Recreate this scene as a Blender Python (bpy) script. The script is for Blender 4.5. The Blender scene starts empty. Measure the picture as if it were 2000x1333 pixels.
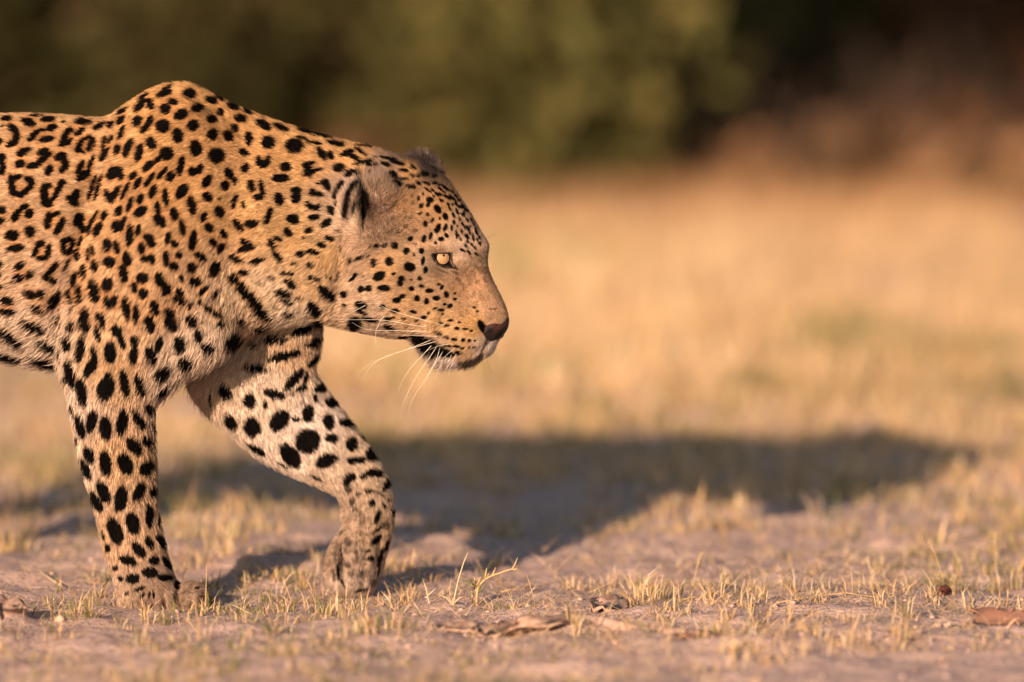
import bpy, math, random
import numpy as np
from mathutils import Vector

random.seed(7)
rng = np.random.default_rng(7)
scene = bpy.context.scene
COL = scene.collection

# ------------------------------------------------------------------ camera
CAM_D, CAM_H = 10.0, 1.15
CAM_AIM = Vector((0.0, 0.0, 0.349))
cam_data = bpy.data.cameras.new('camera')
cam_data.sensor_width = 36.0
cam_data.lens = 36.0 * CAM_D / (2000.0 / 1500.0) * 1.003
cam_data.clip_start = 0.1
cam_data.clip_end = 2000.0
cam = bpy.data.objects.new('camera', cam_data)
COL.objects.link(cam)
cam.location = (0.0, -CAM_D, CAM_H)
cam.rotation_euler = (CAM_AIM - cam.location).to_track_quat('-Z', 'Y').to_euler()
cam_data.dof.use_dof = True
cam_data.dof.focus_distance = CAM_D + 0.03
cam_data.dof.aperture_fstop = 1.85
scene.camera = cam

# ------------------------------------------------------------------ light
SUN_EL, SUN_AZ = math.radians(14.6), math.radians(23.5)   # azimuth: to the left of the camera axis, from behind it
world = bpy.data.worlds.new('World')
scene.world = world
world.use_nodes = True
wn = world.node_tree
for n in list(wn.nodes):
    wn.nodes.remove(n)
w_out = wn.nodes.new('ShaderNodeOutputWorld')
w_bg = wn.nodes.new('ShaderNodeBackground')
w_sky = wn.nodes.new('ShaderNodeTexSky')
w_sky.sky_type = 'NISHITA'
w_sky.sun_disc = False
w_sky.sun_elevation = SUN_EL
w_sky.sun_rotation = math.pi + SUN_AZ      # the sun stands behind and left of the camera
w_sky.altitude = 900
w_sky.air_density = 1.2
w_sky.dust_density = 2.0
w_bg.inputs['Strength'].default_value = 0.06
wn.links.new(w_sky.outputs[0], w_bg.inputs['Color'])
wn.links.new(w_bg.outputs[0], w_out.inputs['Surface'])

sun_data = bpy.data.lights.new('sun', 'SUN')
sun_data.energy = 4.7
sun_data.angle = math.radians(0.5)
sun_data.color = (1.0, 0.722, 0.50)
sun = bpy.data.objects.new('sun', sun_data)
COL.objects.link(sun)
sun_dir = Vector((math.sin(SUN_AZ) * math.cos(SUN_EL), math.cos(SUN_AZ) * math.cos(SUN_EL), -math.sin(SUN_EL)))
sun.rotation_euler = sun_dir.to_track_quat('-Z', 'Y').to_euler()
sun.location = (-4, -10, 4)

scene.view_settings.view_transform = 'Standard'
scene.view_settings.look = 'None'
scene.view_settings.exposure = 0.88
scene.view_settings.gamma = 1.0
scene.view_settings.use_curve_mapping = False
scene.render.engine = 'CYCLES'
scene.cycles.max_bounces = 6
scene.cycles.diffuse_bounces = 3
scene.cycles.glossy_bounces = 2
scene.cycles.transparent_max_bounces = 4
scene.cycles.use_denoising = True
scene.cycles.denoiser = 'OPENIMAGEDENOISE'
scene.cycles.denoising_input_passes = 'RGB_ALBEDO_NORMAL'
scene.cycles.denoising_prefilter = 'ACCURATE'
scene.cycles_curves.shape = 'RIBBONS'

# ------------------------------------------------------------------ helpers
S = 1500.0      # photograph pixels per metre at the leopard
cam_loc = np.array(cam.location)
_fw = np.array((CAM_AIM - cam.location).normalized())
_rt = np.array([1.0, 0.0, 0.0])
_up = np.cross(_rt, _fw)
_f = 2000.0 * cam_data.lens / 36.0

def ray(px, py):
    d = _fw[None, :] + ((np.atleast_1d(px) - 1000.0) / _f)[:, None] * _rt + (-(np.atleast_1d(py) - 666.5) / _f)[:, None] * _up
    return d

def unproject(px, py, y):
    """world point seen at photo pixel (px, py) on the vertical plane Y = y"""
    d = ray(px, py)
    t = (y - cam_loc[1]) / d[:, 1]
    return cam_loc + d * t[:, None]

def on_ground(px, py, z=0.0):
    d = ray(px, py)
    t = (z - cam_loc[2]) / d[:, 2]
    p = cam_loc + d * t[:, None]
    return p[0]

def tag(o, label=None, cat=None, group=None, kind=None):
    if label: o['label'] = label
    if cat: o['category'] = cat
    if group: o['group'] = group
    if kind: o['kind'] = kind
    return o

def empty(name, loc=(0, 0, 0)):
    o = bpy.data.objects.new(name, None)
    o.empty_display_size = 0.05
    COL.objects.link(o)
    o.location = loc
    return o

def mesh_obj(name, verts, faces, mat=None, parent=None, smooth=True, cols=None, loc=None):
    me = bpy.data.meshes.new(name)
    verts = np.asarray(verts, dtype=np.float32)
    if isinstance(faces, np.ndarray):
        k = faces.shape[1]
        me.vertices.add(len(verts)); me.vertices.foreach_set('co', verts.ravel())
        me.loops.add(faces.size); me.loops.foreach_set('vertex_index', faces.astype(np.int32).ravel())
        me.polygons.add(len(faces))
        me.polygons.foreach_set('loop_start', np.arange(0, faces.size, k, dtype=np.int32))
        me.update(calc_edges=True)
    else:
        me.from_pydata([tuple(map(float, v)) for v in verts], [], [tuple(int(i) for i in f) for f in faces])
    if smooth:
        me.polygons.foreach_set('use_smooth', np.ones(len(me.polygons), dtype=bool))
    if cols is not None:
        a = me.attributes.new('coat', 'FLOAT_COLOR', 'POINT')
        c = np.ones((len(verts), 4), dtype=np.float32); c[:, :3] = cols
        a.data.foreach_set('color', c.ravel())
    if mat: me.materials.append(mat)
    me.validate()
    o = bpy.data.objects.new(name, me)
    COL.objects.link(o)
    if parent is not None: o.parent = parent
    if loc is not None: o.location = loc
    return o

def vnoise(x, y, seed=0):
    """2-D value noise in 0..1 on arrays"""
    xi = np.floor(x).astype(np.int64); yi = np.floor(y).astype(np.int64)
    xf = x - xi; yf = y - yi
    xf = xf * xf * (3 - 2 * xf); yf = yf * yf * (3 - 2 * yf)
    def h(a, b):
        n = (a * 374761393 + b * 668265263 + seed * 974634777) & 0x7fffffff
        n = ((n ^ (n >> 13)) * 1274126177) & 0x7fffffff
        n = (n ^ (n >> 16)) & 0xffff
        return n / 65535.0
    return (h(xi, yi) * (1 - xf) + h(xi + 1, yi) * xf) * (1 - yf) + (h(xi, yi + 1) * (1 - xf) + h(xi + 1, yi + 1) * xf) * yf

def fbm(x, y, oct=4, seed=0):
    t = 0; a = 0.5; s = 0
    for i in range(oct):
        t = t + a * vnoise(x * 2 ** i, y * 2 ** i, seed + i * 17); s += a; a *= 0.5
    return t / s

class NT:
    """small node-tree builder"""
    def __init__(self, name):
        self.mat = bpy.data.materials.new(name)
        self.mat.use_nodes = True
        self.t = self.mat.node_tree
        for n in list(self.t.nodes): self.t.nodes.remove(n)
        self.out = self.t.nodes.new('ShaderNodeOutputMaterial')
    def n(self, typ, **kw):
        nd = self.t.nodes.new('ShaderNode' + typ)
        for k, v in kw.items():
            if hasattr(nd, k) and k not in nd.inputs: setattr(nd, k, v)
            else: self.set(nd, k, v)
        return nd
    def set(self, nd, k, v):
        s = nd.inputs[k] if not isinstance(k, int) else nd.inputs[k]
        if isinstance(v, bpy.types.NodeSocket): self.t.links.new(v, s)
        else: s.default_value = v
    def link(self, a, b): self.t.links.new(a, b)
    def ramp(self, fac, stops):
        r = self.t.nodes.new('ShaderNodeValToRGB')
        e = r.color_ramp.elements
        while len(e) < len(stops): e.new(0.5)
        for el, (p, c) in zip(e, stops):
            el.position = p; el.color = (*c, 1.0)
        self.t.links.new(fac, r.inputs[0])
        return r.outputs[0]

def tube(points, radii, sides=6):
    """verts, faces of a tapered tube along points"""
    P = [Vector(p) for p in points]
    V, F = [], []
    ref = Vector((0.31, 0.83, 0.47))
    for i, p in enumerate(P):
        t = (P[min(i + 1, len(P) - 1)] - P[max(i - 1, 0)]).normalized()
        a = t.cross(ref).normalized(); b = t.cross(a)
        for k in range(sides):
            w = 2 * math.pi * k / sides
            V.append(p + (a * math.cos(w) + b * math.sin(w)) * radii[i])
    for i in range(len(P) - 1):
        for k in range(sides):
            F.append((i * sides + k, i * sides + (k + 1) % sides, (i + 1) * sides + (k + 1) % sides, (i + 1) * sides + k))
    F.append(tuple(range(sides))[::-1]); F.append(tuple((len(P) - 1) * sides + k for k in range(sides)))
    return [tuple(v) for v in V], F

def merge(parts):
    V, F = [], []
    for v, f in parts:
        o = len(V); V += list(v); F += [tuple(i + o for i in q) for q in f]
    return V, F
# ------------------------------------------------------------------ coat markings: (x, y, half-length, half-width, turn) in patches of the flank
# every patch: origin (u, v) on the coat map, scale
SPOTS = {}
SPOTS['back'] = (0, 130, 3.808, """
40 385 45 20 0;205 413 60 25 25;345 390 55 20 -5;250 362 50 10 0;460 410 20 10 0;610 408 70 22 5;730 440 55 22 -30;815 430 30 28 -60;890 395 45 25 -45;900 325 50 16 -30;1060 215 50 14 -30
1215 195 60 30 -20;1240 150 45 12 -20;1030 300 50 30 -40;1080 250 60 20 -10;1125 285 34 30 60;1235 315 42 40 0;1290 262 42 24 15;1405 200 52 42 20;1480 145 35 10 20;1565 245 50 26 20;1620 228 45 13 35
1350 355 55 36 -25;1470 308 50 30 0;1635 335 36 26 70;1575 392 44 30 10;1440 437 46 42 -60;1725 300 50 20 25;1785 385 50 30 10;1745 455 36 28 50;1700 515 48 32 55;1830 335 45 12 25;1950 430 60 26 25
1030 405 44 36 -45;1120 400 40 26 -70;1090 455 50 25 -50;1220 445 55 52 0;1330 515 55 42 80;1585 505 40 44 0;1850 535 52 30 85;910 485 58 26 -70;960 605 75 30 -70;880 620 45 27 -80;1045 645 70 32 -75
1135 575 50 38 70;1250 650 50 48 0;1190 690 42 18 -50;1115 740 52 27 -45;1220 790 62 20 -50;1280 820 42 32 -70;1355 740 75 28 -80;1465 610 58 46 80;1615 665 60 55 0;1815 640 42 26 15;1830 755 42 32 -60
1440 785 32 34 0;1495 765 38 26 -70;1550 855 55 32 -55;1710 800 45 32 60;1680 885 33 38 0;1750 850 30 22 70;1365 930 65 36 -55;1245 975 65 26 85;1150 930 55 28 -70;1125 845 68 20 -55;1035 870 52 24 -55;1000 815 40 24 -50;945 925 75 18 -65
840 800 50 35 -70;900 795 55 34 70;875 760 45 20 0;815 960 50 22 75;870 950 70 26 -60;845 985 40 28 90;770 570 60 18 -80;820 540 40 20 -65;780 655 62 28 -55;690 905 100 17 -72;740 900 100 19 -75
1060 985 42 25 -70;980 1030 60 22 -75;900 1075 42 28 -60;1060 1080 55 34 -35;880 1190 35 42 0;930 1170 60 20 -70;1190 1060 55 24 85;1205 1150 55 38 40;1310 1100 50 34 80;1440 1035 70 32 80;1555 970 42 34 30;1643 985 14 12 0;1640 1080 42 40 0
1755 985 42 20 -55;1745 1035 22 18 90;1820 1025 30 18 80;1370 1195 60 24 80;1525 1120 40 22 -60;1560 1200 40 28 50;1775 1180 52 28 50;1880 1165 50 28 0;1670 1240 32 22 60
95 460 50 24 35;125 520 50 24 85;95 575 50 22 -20;0 560 28 22 0;8 440 15 10 0;265 495 48 20 -35;240 530 38 20 -40;380 455 42 24 -15;350 540 62 22 -8;315 475 30 12 -10
490 500 62 22 -60;480 570 50 20 -20;525 475 25 15 0;590 485 48 20 -40;525 555 35 14 -60;590 590 60 22 -70;640 530 40 13 -20;675 580 60 30 -70;610 632 30 12 40
175 640 50 30 -25;205 620 35 16 0;160 725 42 26 -15;325 635 50 22 -20;330 690 80 22 -42;255 740 48 22 -10;455 670 50 26 -15;490 710 65 24 75;375 775 42 30 -60;470 770 30 20 -60
600 750 60 20 -65;680 720 65 16 -72;625 812 58 26 -30;665 780 40 16 -70;20 680 35 28 10;30 740 70 22 85;10 790 35 18 0;105 880 75 24 80;140 825 45 17 -15;140 952 60 20 15;245 870 50 24 85;205 930 55 20 -40;215 838 25 16 30
345 950 80 26 85;370 890 35 18 -20;365 1020 45 30 10;445 930 70 20 -60;470 870 35 22 -40;405 992 40 15 -50;575 960 50 26 -70;550 1000 55 30 40;30 1070 35 26 20;15 1150 40 23 -20
140 1110 55 24 -60;190 1050 50 18 -30;235 1095 40 28 -60;372 1150 65 26 -80;425 1100 45 15 -25;460 1190 75 24 -62;600 1130 40 40 0;620 1200 45 24 60;575 1165 26 18 60;700 1150 90 16 -60;790 1110 42 24 -65;745 1210 60 30 -60;675 1215 45 15 -75
""")
SPOTS['flank'] = (0, 430, 3.808, """
110 115 50 38 -10;240 85 38 42 0;135 208 65 26 -8;320 175 35 24 0;280 230 48 22 -70;375 230 55 24 -75;330 282 45 20 0;510 145 48 20 -15;485 200 45 22 90;545 190 50 20 -70;505 237 35 18 10;605 170 55 16 -75;580 260 45 24 70
675 65 50 18 -75;745 65 55 26 -62;10 325 35 23 30;10 400 20 25 0;0 495 30 20 0;165 335 48 26 -30;150 430 40 30 -20;235 405 32 28 -30;415 350 45 24 -50;365 410 45 24 -60;400 445 30 26 60;505 325 40 14 -70
560 440 60 28 -75;635 385 55 24 80;705 220 38 18 70;670 260 50 15 85;720 345 45 26 80;815 185 50 34 -80;885 205 48 22 80;830 310 42 38 0;980 115 75 28 95;1045 75 42 22 -75;960 290 55 32 80;935 400 65 32 75;815 480 52 38 -75;840 612 50 38 -20;812 590 30 18 80;872 585 35 18 -70
1070 210 45 26 90;1130 150 55 34 50;1110 285 50 26 -10;1148 290 42 20 90;1265 130 45 22 -75;1310 175 30 26 0;1250 290 55 24 85;1305 340 34 30 0;1345 258 28 28 0;1370 60 60 22 80;1445 150 75 28 -80;1560 55 32 32 0;1670 98 36 22 60;1590 165 32 24 60;1645 205 38 26 -60;1500 270 50 24 30
1435 350 38 34 90;1600 360 60 34 -65;1780 40 52 28 45;1880 28 40 26 0;1820 170 40 20 60;1815 215 44 20 -15;1860 185 34 20 60;1755 285 58 22 25;1920 300 58 18 -15;1075 430 42 38 0;1015 500 45 22 85;1080 545 38 34 90;1200 445 55 30 80;1245 500 52 32 60;1235 540 24 20 60
1360 430 28 18 80;1460 455 42 34 -15;1515 520 52 18 -42;1605 545 38 16 -65;1345 530 35 24 80;1315 580 25 20 0;1365 600 34 28 0;1420 635 28 16 -75;1490 605 24 17 90;525 565 50 22 85;605 550 70 28 85;550 640 55 10 95;715 530 85 38 80
955 655 85 28 82;1025 695 70 22 95;1165 650 52 34 75;1275 690 48 34 70;1285 770 58 46 60;1125 770 62 36 80;1430 750 50 33 60;1590 675 80 20 30;1640 770 34 20 0;1510 755 12 10 0;1780 750 45 22 40;1480 860 48 28 80
650 690 45 32 80;645 770 62 38 75;765 725 45 32 60;780 780 40 15 80;740 845 58 20 80;545 795 42 32 -60;885 820 48 36 60;920 890 65 25 70;515 920 48 32 80;625 900 34 26 60;615 970 80 30 -80;715 990 60 25 80;690 1090 75 38 -60;835 980 75 42 90
1015 900 45 28 80;1005 1000 60 32 -80;1190 920 50 27 -75;1130 1000 70 34 70;1340 925 55 42 80;1545 950 45 36 20;1380 1060 52 42 10;1215 1130 65 48 -40;1215 1260 50 24 -45
535 1145 95 36 78;620 1265 85 38 80;795 1250 85 58 -70;820 1180 45 32 70;935 1210 100 34 82;1050 1225 75 36 70;1720 900 70 50 -40;65 595 50 30 15;65 675 60 24 5;230 545 50 28 25;315 545 35 26 50;290 660 55 28 30;410 590 70 32 -55
80 865 110 34 38;260 790 95 36 20;350 930 75 32 40;30 1000 120 24 15;310 1045 110 25 22;435 760 40 22 60;455 1000 45 14 90;1735 430 42 36 30;1820 385 36 18 0;1800 510 60 38 50;1900 610 75 36 62
""")
SPOTS['foreleg'] = (60, 680, 5.553, """
570 480 140 58 80;1285 655 60 50 80;1165 760 105 46 65;995 800 135 56 -82;820 865 130 62 85;675 790 120 55 -78;550 850 130 46 75;460 670 70 16 75;1310 870 45 18 85;1250 1010 65 40 55;1120 1055 105 60 58;1325 1180 60 18 85;390 340 40 10 60;508 1000 40 8 80
""")
SPOTS['shank'] = (60, 880, 3.808, """
440 35 65 36 70;560 90 90 40 85;705 100 80 48 70;850 130 58 42 -70;410 140 85 30 65;912 60 50 9 80;545 310 85 42 65;670 360 95 42 -80;800 310 75 36 -70;895 310 40 20 85;937 270 50 7 85;490 385 85 33 62;625 600 95 50 70;755 545 80 46 75;870 490 80 27 87;940 490 80 11 95
875 690 50 26 65;955 685 58 23 65;800 745 65 34 50;570 730 35 20 75;720 820 65 34 22;910 825 35 34 0;988 840 50 18 65;880 915 55 38 15;1037 900 32 13 55;755 960 50 36 -8;990 955 50 26 10;1075 1020 32 22 60;665 960 20 20 0;625 875 25 20 0;565 860 14 12 0;810 1035 40 14 -20
830 1085 28 11 -60;880 1075 26 9 -75;910 1080 26 9 80;710 1070 22 11 -30;1225 1040 18 8 0;1272 1120 45 10 95;540 640 40 9 80
""")
SPOTS['breast'] = (300, 560, 3.808, """
670 40 60 28 45;760 140 80 34 60;830 205 55 24 55;960 45 55 24 15;995 105 45 18 20;1075 82 30 8 0;905 142 15 5 0;1005 190 32 22 40;1195 160 62 34 52;1290 45 72 34 45;1415 55 25 22 0;1420 130 14 10 40;1545 135 45 26 10;1550 185 42 14 25;1500 270 50 48 0;1610 240 55 18 10;1760 298 42 20 15
1080 325 75 30 -20;880 395 95 30 -8;955 515 115 32 -12;735 610 75 30 12;1020 700 95 34 -50;1105 690 45 14 -75;1170 410 55 26 -40;1140 440 50 11 10;1075 770 42 24 -20;880 805 75 32 15;1000 806 45 6 -20;715 440 45 14 35;790 300 60 18 -10;1160 560 50 18 -50;1185 545 25 20 0;1205 275 50 26 -20
510 790 55 40 40;690 855 52 42 80;810 885 30 17 90;915 1005 80 58 -50;1125 950 60 40 90;1225 760 55 34 -15;1180 840 24 20 90;1310 875 60 34 15;1280 1015 58 36 75;1425 1035 65 32 15;550 1020 60 38 55;710 1055 70 56 75;1125 1160 85 82 0;1300 1140 48 30 10;1450 1185 48 42 70;1560 1150 60 22 30
1600 1270 55 40 60;745 1225 75 22 32;995 1270 95 54 55;1270 1310 75 45 -20;400 850 40 12 90;1035 995 30 16 20;1460 1310 40 28 -10;1525 1310 30 26 0;1080 870 22 7 -60
""")
SPOTS['forepaw'] = (480, 860, 3.808, """
60 80 70 22 35;740 310 50 30 -65;785 290 20 26 0;855 285 30 17 0;935 265 58 30 10;1030 345 60 22 -65;1082 385 50 9 90;995 150 45 12 60;905 395 35 14 5;825 415 22 13 0;980 420 35 6 35;925 485 28 22 80;1045 470 16 10 80;1010 505 26 13 60;965 590 50 20 -70;1077 565 30 16 70;960 690 45 7 -35
955 765 50 23 -45;1028 815 45 14 -70;895 850 20 11 0;915 905 20 17 0;990 890 60 10 -80;500 290 50 10 25;250 195 50 10 30;970 1010 40 8 -75
""")
SPOTS['neck'] = (400, 230, 3.808, """
355 510 48 26 80;430 520 55 22 82;405 590 36 24 0;405 320 24 36 0;440 345 44 28 0;475 315 20 34 0;440 55 55 26 35;565 75 58 22 25;475 185 50 48 0;665 210 62 54 0;605 365 42 36 10;570 450 60 30 -5;680 540 40 26 0;680 597 36 36 0;680 568 34 22 0;555 605 45 34 80;480 730 60 22 -75;660 755 46 36 10;800 665 50 20 20;775 645 28 20 70;845 660 24 18 -60;815 740 40 22 -5
770 385 60 34 80;800 405 72 18 -22;840 390 44 14 -15;775 345 48 18 -10;870 270 55 26 55;935 280 36 24 60;1000 375 50 32 0;1080 415 48 26 -15;910 500 45 28 70;880 480 45 13 -10;800 555 26 26 0;850 570 40 18 15;1005 505 40 22 -60;965 570 35 16 -70;940 690 40 24 70;970 650 30 9 -70;910 785 42 26 -30;930 895 36 22 10;875 945 40 22 10;810 995 52 20 8;715 1010 30 22 0;785 1095 32 16 20;775 840 32 20 -30;735 890 15 13 0;625 850 38 28 50;550 900 38 20 25;505 940 45 20 55;545 1025 55 24 55
325 940 55 28 40;290 980 40 18 0;395 1060 58 19 -15;240 1045 60 22 25;295 1145 45 20 0;620 1155 45 14 5;500 1185 30 14 20;410 1225 25 10 10;640 1230 50 26 40;590 1305 55 24 10;820 1190 50 16 15;900 1290 65 28 45;670 1085 25 9 20
735 100 50 13 15;850 130 110 13 12;720 150 50 13 15;810 188 55 13 10;975 195 65 19 12;1050 270 42 24 -20;1120 300 45 20 30;1090 250 30 14 15;1160 255 55 15 35;1180 215 65 9 8;1180 335 75 17 -15;1240 355 45 13 5;1340 300 80 11 6;1345 350 36 17 10;1430 335 60 15 15;1400 420 32 20 15;1480 395 42 15 10;1550 380 26 15 30;1635 425 30 20 20;1705 440 20 15 0;1545 440 24 11 20;1590 438 18 13 0;1475 457 40 10 5;1430 485 36 18 10;1530 518 42 15 10;1650 490 34 9 20;1710 490 20 11 0;1590 490 25 13 30
1000 840 14 6 80;1012 890 24 6 85;1010 975 26 6 90
""")
SPOTS['face'] = (620, 270, 4.9375, """
975 585 24 14 95;1085 595 32 26 20;1070 640 26 18 -60;1000 655 30 19 -50;990 725 24 13 -20;1065 735 16 15 0;1160 685 42 26 60;1235 755 34 23 60;1110 790 24 13 -60;1040 825 26 23 80;1180 775 14 7 90;1160 870 45 27 -65;1235 860 36 17 -70;1095 945 34 17 -75;1030 970 36 21 -70;1195 975 25 21 0;1245 940 24 17 60;1140 1010 14 12 0
900 970 28 20 -40;750 1040 34 32 90;860 1090 32 27 -60;1005 1090 28 24 90;935 1125 18 11 80;580 1040 28 22 0;650 1035 28 18 -30;700 1190 38 34 90;548 1200 40 26 85;410 1145 36 20 -40;325 1170 36 17 -70;1020 1185 40 17 -80;1045 1270 30 21 -80;890 1240 52 36 10;490 1135 16 9 0
1055 435 30 13 25;1130 435 24 15 0;1055 495 24 11 40;1020 540 14 10 80;1110 500 20 10 40;1180 490 30 11 35;1230 480 30 13 45;1250 570 40 13 30;1300 580 30 11 30;1200 605 16 13 0;1150 540 30 12 40;1275 680 26 12 60;1310 740 24 12 70;1385 665 30 16 0;1315 810 20 14 70;1295 870 30 9 90
1340 640 26 10 40;1350 720 24 10 50;1400 740 26 11 40;1440 790 24 10 50;1400 830 22 9 50;1450 870 30 14 60;1500 830 20 9 50;1530 910 30 12 60;1440 950 30 16 60;1500 970 24 10 60;1560 960 20 10 60;1400 1080 30 10 30;1460 1100 28 9 40;1530 1120 24 9 40;1560 1020 22 10 60;1340 930 40 10 85;1480 730 24 9 50;1420 690 20 9 40;1260 640 20 10 50;1230 560 24 11 35;1180 540 24 11 35;1330 560 20 9 40
""")
SPOTS['brow'] = (620, 270, 4.9375, """
1360 600 26 10 45;1390 650 22 9 50;1290 520 26 10 35;1250 500 26 10 35;1210 460 26 10 30;1170 450 22 9 30;1330 610 20 9 60;1410 720 22 9 55;1440 700 20 8 55;1370 780 20 9 60;1420 860 24 9 60;1480 790 22 9 60;1470 850 18 8 60;1520 870 22 9 60;1350 850 16 8 80;1390 900 26 10 70;1450 1000 26 9 50;1490 1030 22 8 50;1430 1040 24 8 45;1540 980 18 9 60;1570 1010 14 10 60;1360 940 22 11 80;1380 980 22 8 60;1320 760 18 9 70;1340 690 20 9 60;1300 640 18 9 50;1180 590 16 9 40;1120 560 20 9 40;1090 520 20 9 40;1220 520 22 9 35;1280 560 20 9 35;1520 1060 22 8 45;1500 940 20 10 60;1470 920 22 9 60
""")
FAINT = (620, 270, 4.9375, """
915 630 20 13 0;905 770 18 13 0;845 765 16 12 80;970 795 14 12 0;945 890 22 19 0;855 850 28 19 -20;780 900 27 23 0;685 910 24 19 0;950 1020 16 12 0;515 1045 14 12 0;905 570 20 10 90
""")
SPOTS['muzzle'] = (620, 480, 4.9375, """
355 295 60 21 -45;605 290 58 38 -25;740 270 22 14 -20;815 310 30 25 0;802 355 30 24 80;990 310 22 20 90;910 325 12 11 0;1170 370 20 13 0;1200 400 24 17 -60;910 410 24 23 0;1005 385 26 15 5;1080 432 36 21 -5;650 405 58 29 5;425 415 31 30 0;500 410 30 28 0;460 420 20 11 0;820 485 32 21 -10;765 522 40 25 -5;962 505 30 25 90;1055 535 28 23 80;1150 505 34 23 0;1245 470 32 22 70;1325 460 14 13 0;1325 515 18 13 0;1280 580 28 19 -20;1225 565 20 11 0
1195 620 32 13 0;1135 605 22 9 -20;1205 660 16 9 0;1070 650 16 11 -40;1030 690 24 18 0;930 637 34 16 10;755 625 38 22 0;635 585 30 20 20;835 700 24 13 0;960 722 20 15 0;685 700 35 17 -5;740 682 18 7 0;420 565 50 32 5;430 640 48 18 20;365 740 60 56 0;510 705 60 22 12;705 780 48 24 15;840 870 50 15 5;255 465 32 28 90;265 570 16 11 0;195 290 40 15 -75;130 305 25 13 90;80 285 15 10 0;15 320 25 18 0;450 290 12 10 0
1190 750 24 11 10;1250 770 24 13 0;1285 720 26 13 0;1345 798 26 15 0;1370 738 13 11 0;1430 805 28 11 0;1485 822 18 11 0;1180 850 26 15 25;1240 885 30 13 20;1320 903 30 13 0;1405 910 20 15 0;1465 915 16 15 0;1515 915 13 11 0;1340 970 32 13 0;1400 985 22 11 0;1465 980 14 12 0;1510 975 13 11 0;1350 1030 26 18 0;1400 1030 13 11 0;1260 965 40 11 10;1140 830 24 12 20;1515 597 16 12 20;1545 632 13 11 0
1590 785 65 32 60;1625 850 30 20 50
""")
DARK_AREAS = [
    ([(764, 339), (772, 341), (777, 349), (770, 353), (763, 347)], 0.95), ([(768, 356), (781, 358), (786, 364), (774, 366), (767, 362)], 0.95),   # lip, nostril fold, chin rim with lip shade, painted shade of the ear slit, ear backs, eye rim: (closed outline, darkness)
    ([(803, 652), (822, 652), (845, 660), (863, 674), (883, 687), (891, 695), (873, 698), (853, 701), (833, 695), (816, 678), (805, 666)], 1.0),
    ([(893, 704), (912, 700.5), (930, 694), (940, 687.5), (945, 691), (938, 702), (916, 714), (898, 714)], 0.78),  # dark chin fringe, with the lower lip's shade painted in
    ([(949, 662), (953, 662), (948, 674), (941, 688), (938, 686), (944, 673)], 0.9),
    ([(704, 352), (716, 366), (724, 390), (722, 415), (714, 432), (712, 448), (706, 446), (702, 415), (699, 380)], 0.97),  # shadow inside the near ear, painted into the coat
    ([(697, 352), (699, 360), (690, 376), (684, 396), (678, 424), (670, 430), (668, 415), (675, 385), (684, 364)], 0.9),
    ([(690, 392), (693, 400), (689, 416), (685, 414), (687, 400)], 0.8),
]
CREASES = [  # painted shade of toe gaps and folds, paw mottling, scar lines: (x, y, half-length, half-width, turn, darkness)
    (664, 1090, 18, 2.5, 85, 0.95), (658, 1108, 8, 2.5, -50, 0.75), (655, 1126, 16, 2.5, 85, 0.95), (665, 1148, 12, 2.5, 50, 0.95), (664, 1048, 10, 2, -60, 0.64), (677, 1066, 11, 8, 60, 0.64), (676, 1111, 7, 5, 20, 0.70), (706, 1129, 12, 8, 0, 0.53), (681, 1128, 6, 5, 0, 0.64),
    (724, 1146, 9, 7, -40, 0.64), (702, 1161, 13, 4, -10, 0.95), (690, 1000, 7, 4, 30, 0.64), (700, 1010, 8, 4, 80, 0.53), (684, 985, 6, 10, 10, 0.75), (676, 960, 10, 7, 60, 0.75), (704, 1020, 6, 10, 20, 0.48), (748, 1032, 9, 8, 30, 0.64), (735, 1105, 4, 14, 0, 0.95), (700, 1062, 10, 4, -30, 0.43), (690, 1085, 5, 9, 10, 0.37), (712, 1098, 5, 4, 0, 0.53), (650, 1095, 3, 12, 0, 0.43), (648, 1132, 3, 12, -10, 0.64),
    (338, 1170, 3.5, 16, 5, .75), (341, 1150, 3, 6, 20, .6), (393, 1172, 3, 14, -5, .85), (372, 1186, 3, 9, 0, .6), (318, 1182, 3, 10, 8, .5), (296, 1186, 2.5, 9, 5, .45), (270, 1190, 2.5, 7, 0, .4), (406, 1180, 5, 9, 0, .5), (352, 1186, 2.5, 9, 0, .5), (963, 604, 9, 1.4, -4, .7), (902, 616, 7, 1.3, 15, .6), (958, 622, 6, 1.4, 30, .4), (888, 532, 10, 2.5, 25, .55), (866, 530, 14, 2.2, 22, .5), (895, 546, 6, 4, 40, .45), (930, 520, 10, 1.6, 60, .5), (945, 545, 9, 1.5, 60, .4), (918, 500, 8, 1.8, 60, .55), (938, 500, 7, 2, 50, .5), (912, 480, 9, 2.2, 70, .5)]
EYE_RIM = [(844.5, 497.5), (851, 494), (862, 493), (876, 493), (881.5, 494), (880, 504), (881, 512), (888, 522), (889.5, 526), (879, 523), (866, 520.5), (856.5, 515), (848.5, 507)]
NOSE_PAD = [(946, 644), (951, 636), (964, 632), (976, 633), (986, 627), (994, 618), (1006, 630), (990, 650), (975, 660), (960, 664), (951, 660)]
# ------------------------------------------------------------------ leopard: one implicit body, meshed as a single surface
DEPTH0 = 130.0                   # leopard units (1 unit = 1/1500 m): x to the right, z downwards from the ground line, d away from the camera
def catmull(pts, per=6):
    P = np.array(pts, float); n = len(P); out = []
    for i in range(n):
        p0, p1, p2, p3 = P[i - 1], P[i], P[(i + 1) % n], P[(i + 2) % n]
        for t in np.linspace(0, 1, per, endpoint=False):
            out.append(0.5 * ((2 * p1) + (-p0 + p2) * t + (2 * p0 - 5 * p1 + 4 * p2 - p3) * t * t + (-p0 + 3 * p1 - 3 * p2 + p3) * t ** 3))
    return np.array(out)

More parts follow.
